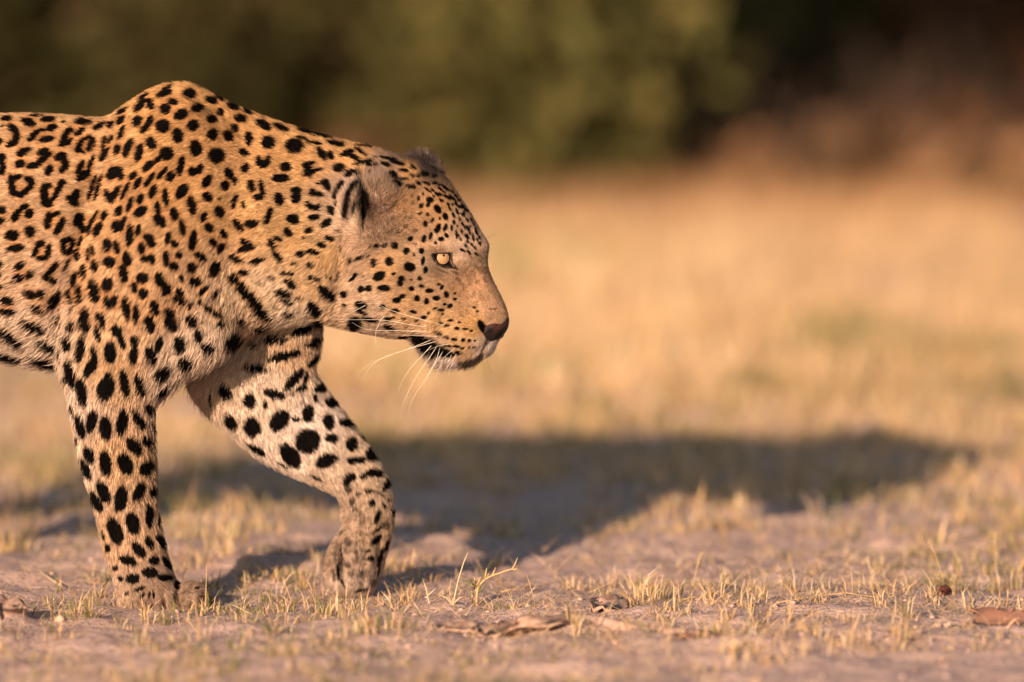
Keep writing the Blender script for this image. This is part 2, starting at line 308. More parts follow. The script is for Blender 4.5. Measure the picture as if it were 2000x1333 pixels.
def fix_outline(pts, depth):
    """outline read off the photograph -> leopard units at that depth of the body"""
    P = np.array(pts, float)
    dep = np.interp(P[:, 1], [d[0] for d in depth], [d[1] for d in depth])
    W = np.array([unproject(p[0], p[1], (d + DEPTH0) / S)[0] for p, d in zip(P, dep)])
    return np.stack([W[:, 0] * S + 1000, 1190 - W[:, 2] * S], 1)

STEP = 3.1
GX = np.arange(-1000, 1020, STEP); GZ = np.arange(140, 1224, STEP); GD = np.arange(-256, 260, STEP)
XX, ZZ = np.meshgrid(GX, GZ, indexing='ij')

def sdist(poly):
    """signed distance (inside > 0) of the grid to a closed polygon"""
    P = poly; Q = np.roll(poly, -1, 0)
    x0, x1 = P[:, 0].min() - 70, P[:, 0].max() + 70
    sel = (XX > x0) & (XX < x1)
    px = XX[sel]; pz = ZZ[sel]
    best = np.full(px.shape, 1e9); ins = np.zeros(px.shape, bool)
    for a, b in zip(P, Q):
        e = b - a; L = max(e @ e, 1e-9)
        t = np.clip(((px - a[0]) * e[0] + (pz - a[1]) * e[1]) / L, 0, 1)
        best = np.minimum(best, (px - a[0] - t * e[0]) ** 2 + (pz - a[1] - t * e[1]) ** 2)
        c = ((a[1] > pz) != (b[1] > pz))
        with np.errstate(divide='ignore', invalid='ignore'):
            c &= px < (b[0] - a[0]) * (pz - a[1]) / (b[1] - a[1] + 1e-12) + a[0]
        ins ^= c
    out = np.full(XX.shape, -200.0)
    out[sel] = np.where(ins, 1, -1) * np.sqrt(best)
    return out

def gblur(A, sig):
    r = int(3 * sig / STEP) + 1
    k = np.exp(-0.5 * (np.arange(-r, r + 1) * STEP / sig) ** 2); k /= k.sum()
    for ax in (0, 1):
        pad = [(r, r) if a == ax else (0, 0) for a in (0, 1)]
        B = np.pad(A, pad, mode='edge')
        A = sum(k[i] * np.take(B, np.arange(i, i + A.shape[ax]), axis=ax) for i in range(2 * r + 1))
    return A

def idw(ctrl, x, z, p=3.0, soft=900.0):
    C = np.array([c[:2] for c in ctrl], float)
    Vv = np.array([np.atleast_1d(c[2]) if np.isscalar(c[2]) else c[2] for c in ctrl], float)
    num = np.zeros(x.shape + (Vv.shape[1],)); den = np.zeros(x.shape)
    for c, v in zip(C, Vv):
        w = 1.0 / ((x - c[0]) ** 2 + (z - c[1]) ** 2 + soft) ** (p / 2)
        num += w[..., None] * v; den += w
    r = num / den[..., None]
    return r[..., 0] if Vv.shape[1] == 1 else r

def bump(x, z, cx, cz, a, b, ang, h, p=2):
    c, s = math.cos(math.radians(ang)), math.sin(math.radians(ang))
    u = ((x - cx) * c + (z - cz) * s) / a; v = (-(x - cx) * s + (z - cz) * c) / b
    return h * np.exp(-0.5 * (u * u + v * v) ** (p / 2))

def part_field(outline, depth, wctrl, rctrl, bumps=(), blur=8.0, yaw=None, raw=False):
    poly = catmull(outline if raw else fix_outline(outline, depth))
    d2 = gblur(sdist(poly), blur)
    W = idw(wctrl, XX, ZZ); R = idw(rctrl, XX, ZZ)
    ym = np.interp(ZZ, [d[0] for d in depth], [d[1] for d in depth])
    if yaw is not None: ym = ym + yaw(XX)
    for b in bumps: W = W + bump(XX, ZZ, *b)
    q = np.where(d2 > 0, 1 - np.clip(d2 / R, 0, 1), 1 - d2 / R)
    q2 = (q * q).astype(np.float32)
    W = np.maximum(W, 6).astype(np.float32); ym = ym.astype(np.float32)
    scale = np.minimum(W, R).astype(np.float32)
    return q2, W, ym, scale

def field3(f):
    q2, W, ym, sc = f
    out = (GD[None, None, :].astype(np.float32) - ym[..., None]) / W[..., None]
    out *= out; out += q2[..., None]
    np.sqrt(out, out=out); out -= 1; out *= sc[..., None]
    return out

def smin(a, b, k):
    h = np.maximum(k - np.abs(a - b), 0); h *= h; h /= (4 * k)
    r = np.minimum(a, b); r -= h
    return r

TRUNK = [(-100, 230), (0, 226), (60, 225), (120, 228), (175, 233), (212, 230), (240, 211), (270, 191), (302, 174), (335, 165), (355, 164), (378, 168), (420, 189), (470, 214), (530, 237), (600, 259), (660, 276), (720, 289), (775, 303), (820, 318), (866, 345), (890, 374), (918, 415), (937, 448), (949, 466), (955, 477), (953, 492), (951, 506), (955, 528), (968, 556), (983, 585), (991, 606), (994, 624), (990, 640), (979, 654), (970, 664), (966, 678), (958, 689), (945, 694), (934, 701), (915, 708), (888, 711), (858, 707), (834, 695), (815, 677), (802, 659), (765, 655), (720, 648), (680, 640), (640, 630), (600, 628), (560, 630), (510, 640), (470, 662), (430, 700), (390, 722), (330, 735), (250, 735), (160, 722), (110, 716), (50, 705), (0, 697), (-150, 680), (-300, 655), (-420, 640), (-520, 620), (-640, 600), (-730, 540), (-785, 450), (-795, 360), (-760, 285), (-690, 240), (-560, 218), (-400, 222), (-250, 232)]
DT = [(150, 0), (1200, 0)]
yaw_head = lambda x: -math.tan(math.radians(10)) * np.clip(x - 690, 0, None) * np.clip((x - 620) / 140, 0, 1)
WT = [(-760, 400, 110), (-600, 400, 165), (-300, 450, 170), (0, 450, 182), (200, 480, 185), (340, 450, 175), (340, 230, 100), (200, 620, 175), (400, 620, 160), (480, 400, 150), (520, 560, 140), (600, 330, 120), (600, 500, 138),
      (680, 350, 110), (700, 470, 138), (700, 600, 115), (760, 380, 110), (770, 520, 136), (790, 620, 104), (830, 400, 96), (830, 520, 112), (850, 620, 90), (880, 430, 78), (885, 510, 84), (890, 600, 78), (920, 470, 66), (925, 540, 58), (925, 600, 58), (920, 660, 64), (960, 590, 42), (955, 650, 50), (985, 620, 34), (900, 705, 44), (850, 690, 56)]
RT = [(-700, 400, 190), (-200, 450, 230), (150, 450, 235), (350, 400, 220), (480, 450, 180), (600, 450, 165), (690, 470, 130), (770, 480, 112), (840, 500, 95), (890, 520, 75), (930, 570, 44), (970, 620, 44), (900, 690, 42), (830, 640, 66), (720, 620, 80), (880, 430, 80)]
BT = [  # relief of shoulder, neck and face
    (385, 330, 95, 36, 62, 20), (205, 330, 105, 20, 107, -20), (150, 560, 120, 20, 103, -22), (458, 420, 150, 26, 100, -15), (330, 520, 90, 30, 75, 10), (545, 430, 60, 110, 20, 8),
    (664, 540, 95, 10, 95, -10), (770, 540, 48, 42, 0, 9), (815, 505, 34, 14, 15, 7), (872, 478, 30, 8, 12, 7), (864, 506, 19, 12, 8, -14), (868, 483, 28, 6, 8, 8), (885, 537, 22, 9, 25, -6), (815, 522, 40, 14, 8, 7), (948, 555, 45, 8, 62, 6), (862, 628, 7, 36, 22, -5),
    (915, 545, 28, 14, 60, -7), (898, 664, 34, 24, -12, 15), (870, 640, 12, 40, 20, -4), (945, 600, 26, 12, 55, 4), (880, 709, 40, 6, 8, 6), (868, 697, 44, 4, 22, -8),
    (955, 662, 4, 26, 40, -5), (948, 640, 6, 16, 60, -5),
    (735, 374, 33, 30, 10, 26, 5), (752, 415, 46, 40, 0, 12), (709, 392, 6.5, 42, -4, -36, 3), (683, 395, 11, 44, 20, 20, 3), (700, 460, 24, 24, 0, 8), (124, 665, 58, 8, 90, -15),
    (560, 585, 60, 22, 25, 10), (500, 580, 60, 12, 52, -7),
]
trunk = part_field(TRUNK, DT, WT, RT, BT, blur=7, yaw=yaw_head)
NEAR = [(345, 190), (400, 225), (440, 300), (455, 400), (452, 520), (450, 620), (448, 672), (415, 706), (375, 730), (332, 762), (304, 790), (298, 820), (299, 860), (300, 900), (303, 960), (308, 1010), (316, 1050), (326, 1088), (336, 1120), (344, 1138), (352, 1142), (362, 1140), (380, 1139), (398, 1148), (412, 1166), (417, 1188), (400, 1198), (330, 1201), (260, 1200), (236, 1190), (229, 1166), (226, 1140), (218, 1110), (205, 1075), (196, 1035), (184, 985), (170, 935), (156, 880), (142, 810), (129, 745), (119, 700), (126, 620), (150, 480), (200, 330), (270, 230)]
DN = [(150, -85), (500, -110), (800, -108), (1000, -100), (1200, -92)]
WN = [(340, 230, 30), (330, 330, 62), (280, 450, 84), (280, 560, 92), (250, 660, 88), (380, 640, 66), (225, 760, 74), (230, 850, 63), (235, 930, 56), (245, 1020, 50), (262, 1100, 50), (290, 1165, 62), (370, 1175, 58), (240, 1180, 44)]
RN = [(300, 400, 130), (300, 560, 140), (250, 680, 110), (220, 780, 82), (228, 900, 68), (245, 1020, 56), (280, 1130, 50), (320, 1175, 34), (380, 1175, 30)]
BN = [(348, 1170, 5, 30, -5, -12), (320, 1182, 4, 20, -8, -9), (390, 1176, 4, 20, -8, -13), (370, 1186, 3.5, 14, 0, -8), (296, 1186, 3.5, 14, 0, -7), (290, 1160, 40, 22, 10, 5), (360, 1158, 16, 14, 0, 5), (395, 1172, 12, 12, 0, 5), (190, 800, 90, 16, 78, 5), (250, 840, 110, 12, 84, -3)]
near = part_field(NEAR, DN, WN, RN, BN, blur=6)
FAR = [(520, 560), (600, 560), (628, 600), (626, 640), (622, 690), (614, 715), (622, 742), (650, 782), (688, 832), (722, 880), (748, 922), (762, 958), (767, 1000), (764, 1040), (752, 1085), (742, 1125), (728, 1152), (705, 1166), (676, 1168), (654, 1160), (641, 1144), (636, 1118), (639, 1088), (646, 1068), (655, 1052), (666, 1038), (671, 1020), (667, 1002), (668, 985), (655, 965), (622, 949), (560, 922), (500, 888), (440, 838), (395, 792), (372, 745), (390, 690), (450, 630)]
DF = [(150, 85), (600, 92), (800, 90), (1000, 78), (1200, 70)]
WF = [(560, 620, 66), (460, 720, 72), (520, 800, 66), (620, 870, 58), (700, 930, 50), (715, 1000, 46), (705, 1060, 48), (690, 1120, 56), (650, 1110, 48)]
RF = [(560, 640, 90), (500, 760, 90), (600, 850, 84), (700, 940, 60), (716, 1010, 48), (700, 1090, 50)]
BF = [(662, 1108, 46, 5, 84, -26), (668, 1050, 16, 4.5, -50, -16), (645, 1092, 16, 9, 75, 8), (646, 1130, 14, 8, 80, 7), (672, 1018, 12, 16, 0, 8), (733, 1112, 4, 34, 6, -18), (708, 1130, 4, 26, 4, -10), (690, 1060, 18, 14, 0, 5), (700, 1125, 34, 4, 84, -6), (658, 1092, 26, 14, 80, 8), (600, 735, 50, 7, 35, -6), (690, 1075, 30, 18, 70, 6), (720, 1100, 30, 12, 80, 5), (692, 985, 30, 12, 80, -4)]
far = part_field(FAR, DF, WF, RF, BF, blur=6)

def capsule3(p, q, r0, r1):
    a = np.array(p, np.float32); b = np.array(q, np.float32); e = b - a; L = float(e @ e)
    X = (GX.astype(np.float32) - a[0])[:, None, None]; Z = (GZ.astype(np.float32) - a[1])[None, :, None]; D = (GD.astype(np.float32) - a[2])[None, None, :]
    t = np.clip((X * e[0] + Z * e[1] + D * e[2]) / L, 0, 1)
    return np.sqrt((X - t * e[0]) ** 2 + (Z - t * e[1]) ** 2 + (D - t * e[2]) ** 2) - (r0 + (r1 - r0) * t)

def ellipsoid3(c, ax, ang):
    cs, sn = math.cos(math.radians(ang)), math.sin(math.radians(ang))
    X = (GX.astype(np.float32) - c[0])[:, None, None]; Z = (GZ.astype(np.float32) - c[1])[None, :, None]; D = (GD.astype(np.float32) - c[2])[None, None, :]
    u = (X * cs + Z * sn) / ax[0]; v = (-X * sn + Z * cs) / ax[1]; w = D / ax[2]
    return (np.sqrt(u * u + v * v + w * w) - 1) * min(ax)

F = field3(trunk)
F = smin(F, field3(near), 26.0)
F = smin(F, field3(far), 20.0)
# far ear, hind legs and tail
hx = GX < -250
for p, q, r0, r1 in [((-640, 400, -90), (-560, 680, -105), 150, 80), ((-560, 680, -105), (-590, 900, -105), 80, 46), ((-590, 900, -105), (-500, 1120, -105), 46, 42), ((-500, 1150, -105), (-440, 1165, -105), 44, 32),
                     ((-640, 420, 90), (-700, 690, 100), 150, 78), ((-700, 690, 100), (-850, 900, 100), 76, 44), ((-850, 900, 100), (-830, 1130, 100), 44, 42), ((-830, 1152, 100), (-770, 1166, 100), 44, 32),
                     ((-770, 320, 0), (-880, 560, 0), 42, 34), ((-880, 560, 0), (-900, 780, 0), 34, 30), ((-900, 780, 0), (-970, 900, 0), 30, 24)]:
    sub = GX < -250
    gx_all = GX; GX = gx_all[sub]
    c = capsule3(p, q, r0, r1)
    GX = gx_all
    F[sub] = smin(F[sub], c, 30.0)
sub = (GX > 700) & (GX < 940)
gx_all = GX; GX = gx_all[sub]
ear = ellipsoid3((822, 349, 74), (42, 40, 20), 34)
ear = np.maximum(ear, -ellipsoid3((840, 334, 54), (25, 24, 15), 34))
GX = gx_all
F[sub] = smin(F[sub], ear, 8.0)
del c, ear

# first surface met from the camera's side, per (x, z)
def near_map(F):
    neg = F < 0
    any_ = neg.any(2); k = neg.argmax(2)
    k1 = np.clip(k, 1, None)
    i, j = np.indices(k.shape)
    a = F[i, j, k1 - 1]; b = F[i, j, k1]
    t = np.where(any_, a / (a - b + 1e-9), 0)
    return np.where(any_, GD[k1 - 1] + t * STEP, np.nan)
NEARMAP = near_map(F)
def skin(px, pz):
    fx = np.clip((np.atleast_1d(px) - GX[0]) / STEP, 0, len(GX) - 2); fz = np.clip((np.atleast_1d(pz) - GZ[0]) / STEP, 0, len(GZ) - 2)
    i = fx.astype(int); j = fz.astype(int); u = fx - i; v = fz - j
    M = NEARMAP
    return (M[i, j] * (1 - u) + M[i + 1, j] * u) * (1 - v) + (M[i, j + 1] * (1 - u) + M[i + 1, j + 1] * u) * v

def surface_nets(F):
    nx, ny, nz = F.shape
    sgn = F < 0
    s8 = np.zeros((nx - 1, ny - 1, nz - 1), np.uint8)
    for a in (0, 1):
        for b in (0, 1):
            for c in (0, 1):
                s8 += sgn[a:nx - 1 + a, b:ny - 1 + b, c:nz - 1 + c]
    cells = np.argwhere((s8 > 0) & (s8 < 8))
    idx = np.full(s8.shape, -1, np.int32)
    idx[tuple(cells.T)] = np.arange(len(cells))
    acc = np.zeros((len(cells), 3)); cnt = np.zeros(len(cells))
    corners = [(a, b, c) for a in (0, 1) for b in (0, 1) for c in (0, 1)]
    val = {k: F[cells[:, 0] + k[0], cells[:, 1] + k[1], cells[:, 2] + k[2]] for k in corners}
    for ax in range(3):
        for k in corners:
            if k[ax]: continue
            k2 = list(k); k2[ax] = 1; k2 = tuple(k2)
            a, b = val[k], val[k2]
            m = (a < 0) != (b < 0)
            t = np.where(m, a / np.where(m, a - b, 1), 0)
            p = np.tile(np.array(k, float), (len(cells), 1)); p[:, ax] += t
            acc[m] += p[m]; cnt[m] += 1
    V = cells + acc / cnt[:, None]
    faces = []
    for ax in range(3):
        o = [a for a in range(3) if a != ax]
        lo = [slice(None)] * 3; hi = [slice(None)] * 3
        lo[ax] = slice(0, -1); hi[ax] = slice(1, None)
        ch = sgn[tuple(lo)] != sgn[tuple(hi)]
        e = np.argwhere(ch)
        e = e[(e[:, o[0]] > 0) & (e[:, o[1]] > 0) & (e[:, o[0]] < F.shape[o[0]] - 1) & (e[:, o[1]] < F.shape[o[1]] - 1)]
        ins = sgn[tuple(e.T)]
        quad = []
        for d0, d1 in ((0, 0), (1, 0), (1, 1), (0, 1)):
            c = e.copy(); c[:, o[0]] -= 1 - d0; c[:, o[1]] -= 1 - d1
            quad.append(idx[tuple(c.T)])
        q = np.stack(quad, 1)
        flip = ins if ax != 1 else ~ins
        q[~flip] = q[~flip][:, ::-1]
        faces.append(q)
    return V, np.concatenate(faces)

LV, LF = surface_nets(F)
LV = np.stack([GX[0] + LV[:, 0] * STEP, GZ[0] + LV[:, 1] * STEP, GD[0] + LV[:, 2] * STEP], 1)    # x, z(down), depth
del F
E = np.concatenate([LF[:, [0, 1]], LF[:, [1, 2]], LF[:, [2, 3]], LF[:, [3, 0]]])
def relax(V, E, f, n):
    deg = np.bincount(E[:, 0], minlength=len(V)) + np.bincount(E[:, 1], minlength=len(V))
    for _ in range(n):
        A = np.zeros_like(V)
        for a in range(3):
            A[:, a] = np.bincount(E[:, 0], V[E[:, 1], a], len(V)) + np.bincount(E[:, 1], V[E[:, 0], a], len(V))
        V = V + f * (A / deg[:, None] - V)
    return V
LV = relax(LV, E, 0.5, 2); LV = relax(LV, E, -0.25, 1)
def to_world(P):
    """leopard units (x, z down, depth) -> metres"""
    P = np.asarray(P, float)
    return np.stack([(P[..., 0] - 1000) / S, (P[..., 2] + DEPTH0) / S, (1190 - P[..., 1]) / S], -1)

# ------------------------------------------------------------------ coat map (in the leopard's own units, laid flat against its flank)
M0x, M0z, MW, MH = -1000, 140, 2020, 1090
coat_dark = np.zeros((MW, MH), np.float32)
def stamp(x, y, a, b, ang, val=1.0, soft=0.28):
    R = int(max(a, b) * 1.4) + 3
    i0, i1 = int(x - M0x) - R, int(x - M0x) + R; j0, j1 = int(y - M0z) - R, int(y - M0z) + R
    i0, j0 = max(i0, 0), max(j0, 0); i1, j1 = min(i1, MW), min(j1, MH)
    if i1 <= i0 or j1 <= j0: return
    gx, gz = np.meshgrid(np.arange(i0, i1) + M0x, np.arange(j0, j1) + M0z, indexing='ij')
    c, s = math.cos(math.radians(ang)), math.sin(math.radians(ang))
    u = ((gx - x) * c + (gz - y) * s) / a; v = (-(gx - x) * s + (gz - y) * c) / b
    r = np.sqrt(u * u + v * v)
    r = r + 0.16 * (vnoise(gx * 0.16 + x, gz * 0.16 + y, 5) - 0.5) + 0.14 * (vnoise(gx * 0.45, gz * 0.45, 9) - 0.5)
    m = np.clip((1.06 - r) / soft + 0.5, 0, 1)
    coat_dark[i0:i1, j0:j1] = np.maximum(coat_dark[i0:i1, j0:j1], m * val)
def read_patch(patch, val=1.0, grow=1.08):
    ox, oy, sc, txt = patch
    for line in txt.strip().splitlines():
        for item in line.split(';'):
            v = [float(t) for t in item.split()]
            if len(v) == 5:
                stamp(ox + v[0] / sc, oy + v[1] / sc, max(v[2] / sc * grow, 2.8), max(v[3] / sc * grow * (1.2 if oy == 130 and v[0] < 720 and v[3] < 30 else 1.0), 2.5), v[4], val * (random.choice((0.90, 0.93, 0.97, 1.0, 1.0, 1.0)) if oy in (130, 230, 430) else 0.86 if k_ == 'brow' else 0.97))
for k_, p_ in SPOTS.items(): read_patch(p_, 1.0, {'face': 1.14, 'brow': 1.0, 'muzzle': 1.12, 'back': 1.03, 'breast': 1.12}.get(k_, 1.08))
read_patch(FAINT, 0.6)
for x_, y_, a_, b_, g_, v_ in CREASES: stamp(x_, y_, a_, b_, g_, v_, 0.6)
def fill_poly(poly, val, soft=2.0, arr=None):
    arr = coat_dark if arr is None else arr
    P = catmull(poly, 4)
    i0, i1 = int(P[:, 0].min() - M0x) - 8, int(P[:, 0].max() - M0x) + 8
    j0, j1 = int(P[:, 1].min() - M0z) - 8, int(P[:, 1].max() - M0z) + 8
    i0, j0 = max(i0, 0), max(j0, 0); i1, j1 = min(i1, MW), min(j1, MH)
    gx, gz = np.meshgrid(np.arange(i0, i1) + M0x, np.arange(j0, j1) + M0z, indexing='ij')
    best = np.full(gx.shape, 1e9); ins = np.zeros(gx.shape, bool)
    for a, b in zip(P, np.roll(P, -1, 0)):
        e = b - a; L = max(e @ e, 1e-9)
        t = np.clip(((gx - a[0]) * e[0] + (gz - a[1]) * e[1]) / L, 0, 1)
        best = np.minimum(best, (gx - a[0] - t * e[0]) ** 2 + (gz - a[1] - t * e[1]) ** 2)
        c = ((a[1] > gz) != (b[1] > gz)) & (gx < (b[0] - a[0]) * (gz - a[1]) / (b[1] - a[1] + 1e-12) + a[0])
        ins ^= c
    sd = np.where(ins, 1, -1) * np.sqrt(best)
    arr[i0:i1, j0:j1] = np.maximum(arr[i0:i1, j0:j1], np.clip(sd / soft + 0.5, 0, 1) * val)
for poly_, v_ in DARK_AREAS: fill_poly(poly_, v_, 4.0)
fill_poly(EYE_RIM, 1.0, 3.0)
# rosettes of the hindquarters, which the camera only sees as a shadow
for gy in range(8):
    for gxx in range(17):
        cx = -60 - gxx * 52 + (gy % 2) * 26 + random.uniform(-7, 7); cy = 255 + gy * 50 + random.uniform(-7, 7)
        a0 = random.uniform(0, 360)
        for k in range(3):
            w = math.radians(a0 + k * 112)
            stamp(cx + 13 * math.cos(w), cy + 13 * math.sin(w), 9, 5.5, math.degrees(w) + 90)
for k in range(150):
    stamp(random.uniform(-980, -420), random.uniform(640, 1180), 13, 9, random.uniform(0, 180))
bare = np.zeros((MW, MH), np.float32)
fill_poly(NOSE_PAD, 1.0, 2.0, bare); fill_poly(EYE_RIM, 1.0, 2.0, bare)

G_, M_ = (0.62, 0.385, 0.165), (0.64, 0.43, 0.225)
TONE = [(340, 200, G_), (430, 250, G_), (520, 280, G_), (600, 300, G_), (690, 310, G_), (330, 350, G_), (120, 250, (0.6, 0.41, 0.21)), (60, 400, (0.63, 0.44, 0.25)), (250, 450, (0.64, 0.435, 0.225)), (270, 600, (0.65, 0.45, 0.25)), (450, 400, (0.64, 0.42, 0.19)), (560, 450, (0.67, 0.45, 0.21)), (640, 500, (0.68, 0.47, 0.23)),
        (60, 560, (0.66, 0.49, 0.32)), (50, 640, (0.71, 0.58, 0.43)), (60, 700, (0.72, 0.6, 0.46)), (-300, 660, (0.72, 0.6, 0.46)), (-400, 400, M_), (-700, 400, M_), (220, 720, (0.65, 0.45, 0.255)), (225, 900, (0.64, 0.44, 0.245)), (240, 1050, (0.64, 0.455, 0.28)), (290, 1168, (0.40, 0.295, 0.21)), (380, 1170, (0.37, 0.275, 0.195)), (235, 1170, (0.56, 0.43, 0.3)), (135, 800, (0.7, 0.57, 0.44)), (165, 920, (0.7, 0.56, 0.42)),
        (400, 690, (0.7, 0.57, 0.42)), (350, 735, (0.7, 0.57, 0.42)), (520, 595, (0.75, 0.61, 0.41)), (600, 545, (0.68, 0.49, 0.27)), (560, 618, (0.76, 0.65, 0.48)), (470, 620, (0.72, 0.56, 0.36)), (560, 680, (0.66, 0.49, 0.31)), (520, 760, (0.72, 0.6, 0.46)), (600, 850, (0.74, 0.64, 0.54)), (550, 900, (0.7, 0.6, 0.49)), (640, 930, (0.66, 0.54, 0.41)), (720, 900, (0.68, 0.55, 0.39)), (710, 1000, (0.56, 0.44, 0.31)), (690, 1090, (0.45, 0.35, 0.265)), (712, 1060, (0.48, 0.37, 0.25)), (650, 1100, (0.38, 0.29, 0.21)), (680, 1145, (0.56, 0.46, 0.36)), (680, 1010, (0.46, 0.36, 0.26)), (742, 1050, (0.58, 0.44, 0.28)),
        (800, 335, (0.6, 0.38, 0.17)), (850, 400, (0.61, 0.39, 0.18)), (760, 520, (0.58, 0.39, 0.2)), (720, 605, (0.58, 0.45, 0.31)), (690, 560, (0.62, 0.47, 0.31)), (690, 480, (0.56, 0.41, 0.27)), (790, 600, (0.64, 0.44, 0.23)), (850, 560, (0.62, 0.44, 0.25)), (835, 535, (0.6, 0.45, 0.29)), (900, 520, (0.62, 0.46, 0.28)), (912, 430, (0.6, 0.44, 0.29)), (932, 480, (0.68, 0.51, 0.35)), (928, 550, (0.6, 0.39, 0.22)), (895, 565, (0.40, 0.255, 0.145)), (903, 497, (0.66, 0.52, 0.37)), (910, 535, (0.46, 0.3, 0.175)), (885, 590, (0.5, 0.34, 0.19)), (960, 585, (0.68, 0.46, 0.27)), (975, 615, (0.68, 0.47, 0.29)), (925, 640, (0.66, 0.42, 0.17)), (900, 675, (0.68, 0.48, 0.25)), (942, 680, (0.72, 0.6, 0.46)), (966, 675, (0.7, 0.62, 0.55)), (868, 710, (0.60, 0.53, 0.46)), (845, 703, (0.55, 0.46, 0.38)), (860, 620, (0.66, 0.46, 0.23)), (740, 642, (0.56, 0.44, 0.31)),
        (735, 340, (0.38, 0.29, 0.21)), (765, 357, (0.29, 0.215, 0.15)), (735, 370, (0.23, 0.165, 0.11)), (722, 415, (0.07, 0.045, 0.03)), (745, 410, (0.24, 0.17, 0.12)), (762, 440, (0.27, 0.19, 0.125)), (785, 400, (0.46, 0.29, 0.145)), (735, 462, (0.28, 0.2, 0.13)), (790, 440, (0.42, 0.29, 0.17)), (680, 430, (0.55, 0.43, 0.3)), (690, 365, (0.45, 0.36, 0.27)), (825, 308, (0.03, 0.028, 0.03)), (808, 305, (0.035, 0.032, 0.032)), (842, 312, (0.03, 0.028, 0.03)), (825, 320, (0.05, 0.04, 0.04)), (850, 326, (0.05, 0.043, 0.04)), (870, 322, (0.3, 0.22, 0.15)), (860, 297, (0.2, 0.155, 0.12)), (828, 288, (0.2, 0.16, 0.13)), (788, 292, (0.15, 0.12, 0.09))]  # darkest brown in the near ear's slit is painted cavity shade
CG = 6
cgx, cgz = np.meshgrid(np.arange(M0x, M0x + MW + CG, CG), np.arange(M0z, M0z + MH + CG, CG), indexing='ij')
tone = idw(TONE, cgx.astype(float), cgz.astype(float), p=4.0, soft=90.0).astype(np.float32)
def samp(A, x, z, step=1):
    fx = np.clip((x - M0x) / step, 0, A.shape[0] - 1.001); fz = np.clip((z - M0z) / step, 0, A.shape[1] - 1.001)
    i = fx.astype(np.int32); j = fz.astype(np.int32); u = fx - i; v = fz - j
    if A.ndim == 3: u = u[:, None]; v = v[:, None]
    return (A[i, j] * (1 - u) + A[i + 1, j] * u) * (1 - v) + (A[i, j + 1] * (1 - u) + A[i + 1, j + 1] * u) * v
_st = STEP; STEP = 1.0
tan_map = gblur(coat_dark, 8.0)
STEP = _st
OBL = 0.075         # the coat map is laid on along a line that dips a little, as the eye meets the flank
def coat_uv(P):
    return P[:, 0], P[:, 1] - OBL * (P[:, 2] + DEPTH0)
BLACK = np.array([0.0035, 0.0026, 0.0024])
def coat(x, z):
    d = samp(coat_dark, x, z)
    d = np.where(d > 0.75, np.clip((d - 0.28) / 0.4, 0, 1), d) if False else np.clip(d * 1.25 - 0.12, 0, 1)
    base = samp(tone, x, z, CG)
    tm = np.clip(samp(tan_map, x, z) * 1.9 - 0.3, 0, 0.8) * np.clip((560 - x) / 80, 0, 1) * np.clip((660 - z) / 60, 0, 1)
    base = base * (1 - tm[:, None]) + np.array([0.56, 0.285, 0.10]) * tm[:, None]
    return (base * (np.array([0.675, 0.605, 0.63]) + np.array([0.14, 0.145, 0.15]) * np.clip((base[:, 2:] / base[:, :1] - 0.48) / 0.25, 0, 1))) * (1 - d[:, None]) + BLACK * d[:, None], d

# ------------------------------------------------------------------ leopard objects
leopard = empty('leopard', tuple(to_world([[100, 1190, -20]])[0]))
tag(leopard, 'spotted leopard with lowered head and one forepaw raised, walking across dry grass', 'leopard')
def put_under(o, root):
    o.parent = root
    o.matrix_parent_inverse = root.matrix_world.inverted() if False else __import__('mathutils').Matrix.Translation(-Vector(root.location))

# hide material: skin under the fur, tone and marks from the coat attribute
m = NT('leopard_hide')
at = m.n('Attribute'); at.attribute_name = 'coat'
tex = m.n('TexCoord')
nz = m.n('TexNoise', Scale=420.0, Detail=3.0)
m.link(tex.outputs['Object'], nz.inputs['Vector'])
mul = m.n('Mix', data_type='RGBA', blend_type='MULTIPLY'); mul.inputs['Factor'].default_value = 0.5
m.link(at.outputs['Color'], mul.inputs[6]); m.link(nz.outputs['Fac'], mul.inputs[7])
bp = m.n('Bump', Strength=0.4, Distance=0.002); m.link(nz.outputs['Fac'], bp.inputs['Height'])
bs = m.n('BsdfPrincipled', Roughness=0.85); bs.inputs['Specular IOR Level'].default_value = 0.1
m.link(mul.outputs[2], bs.inputs['Base Color']); m.link(bp.outputs[0], bs.inputs['Normal']); m.link(bs.outputs[0], m.out.inputs[0])
HIDE = m.mat

u_, v_ = coat_uv(LV)
body_col, _ = coat(u_, v_)
body = mesh_obj('body', to_world(LV), LF, HIDE, leopard, True, body_col * 0.9)
put_under(body, leopard)
nrm = np.zeros(len(LV) * 3, np.float32); body.data.vertex_normals.foreach_get('vector', nrm); nrm = nrm.reshape(-1, 3)
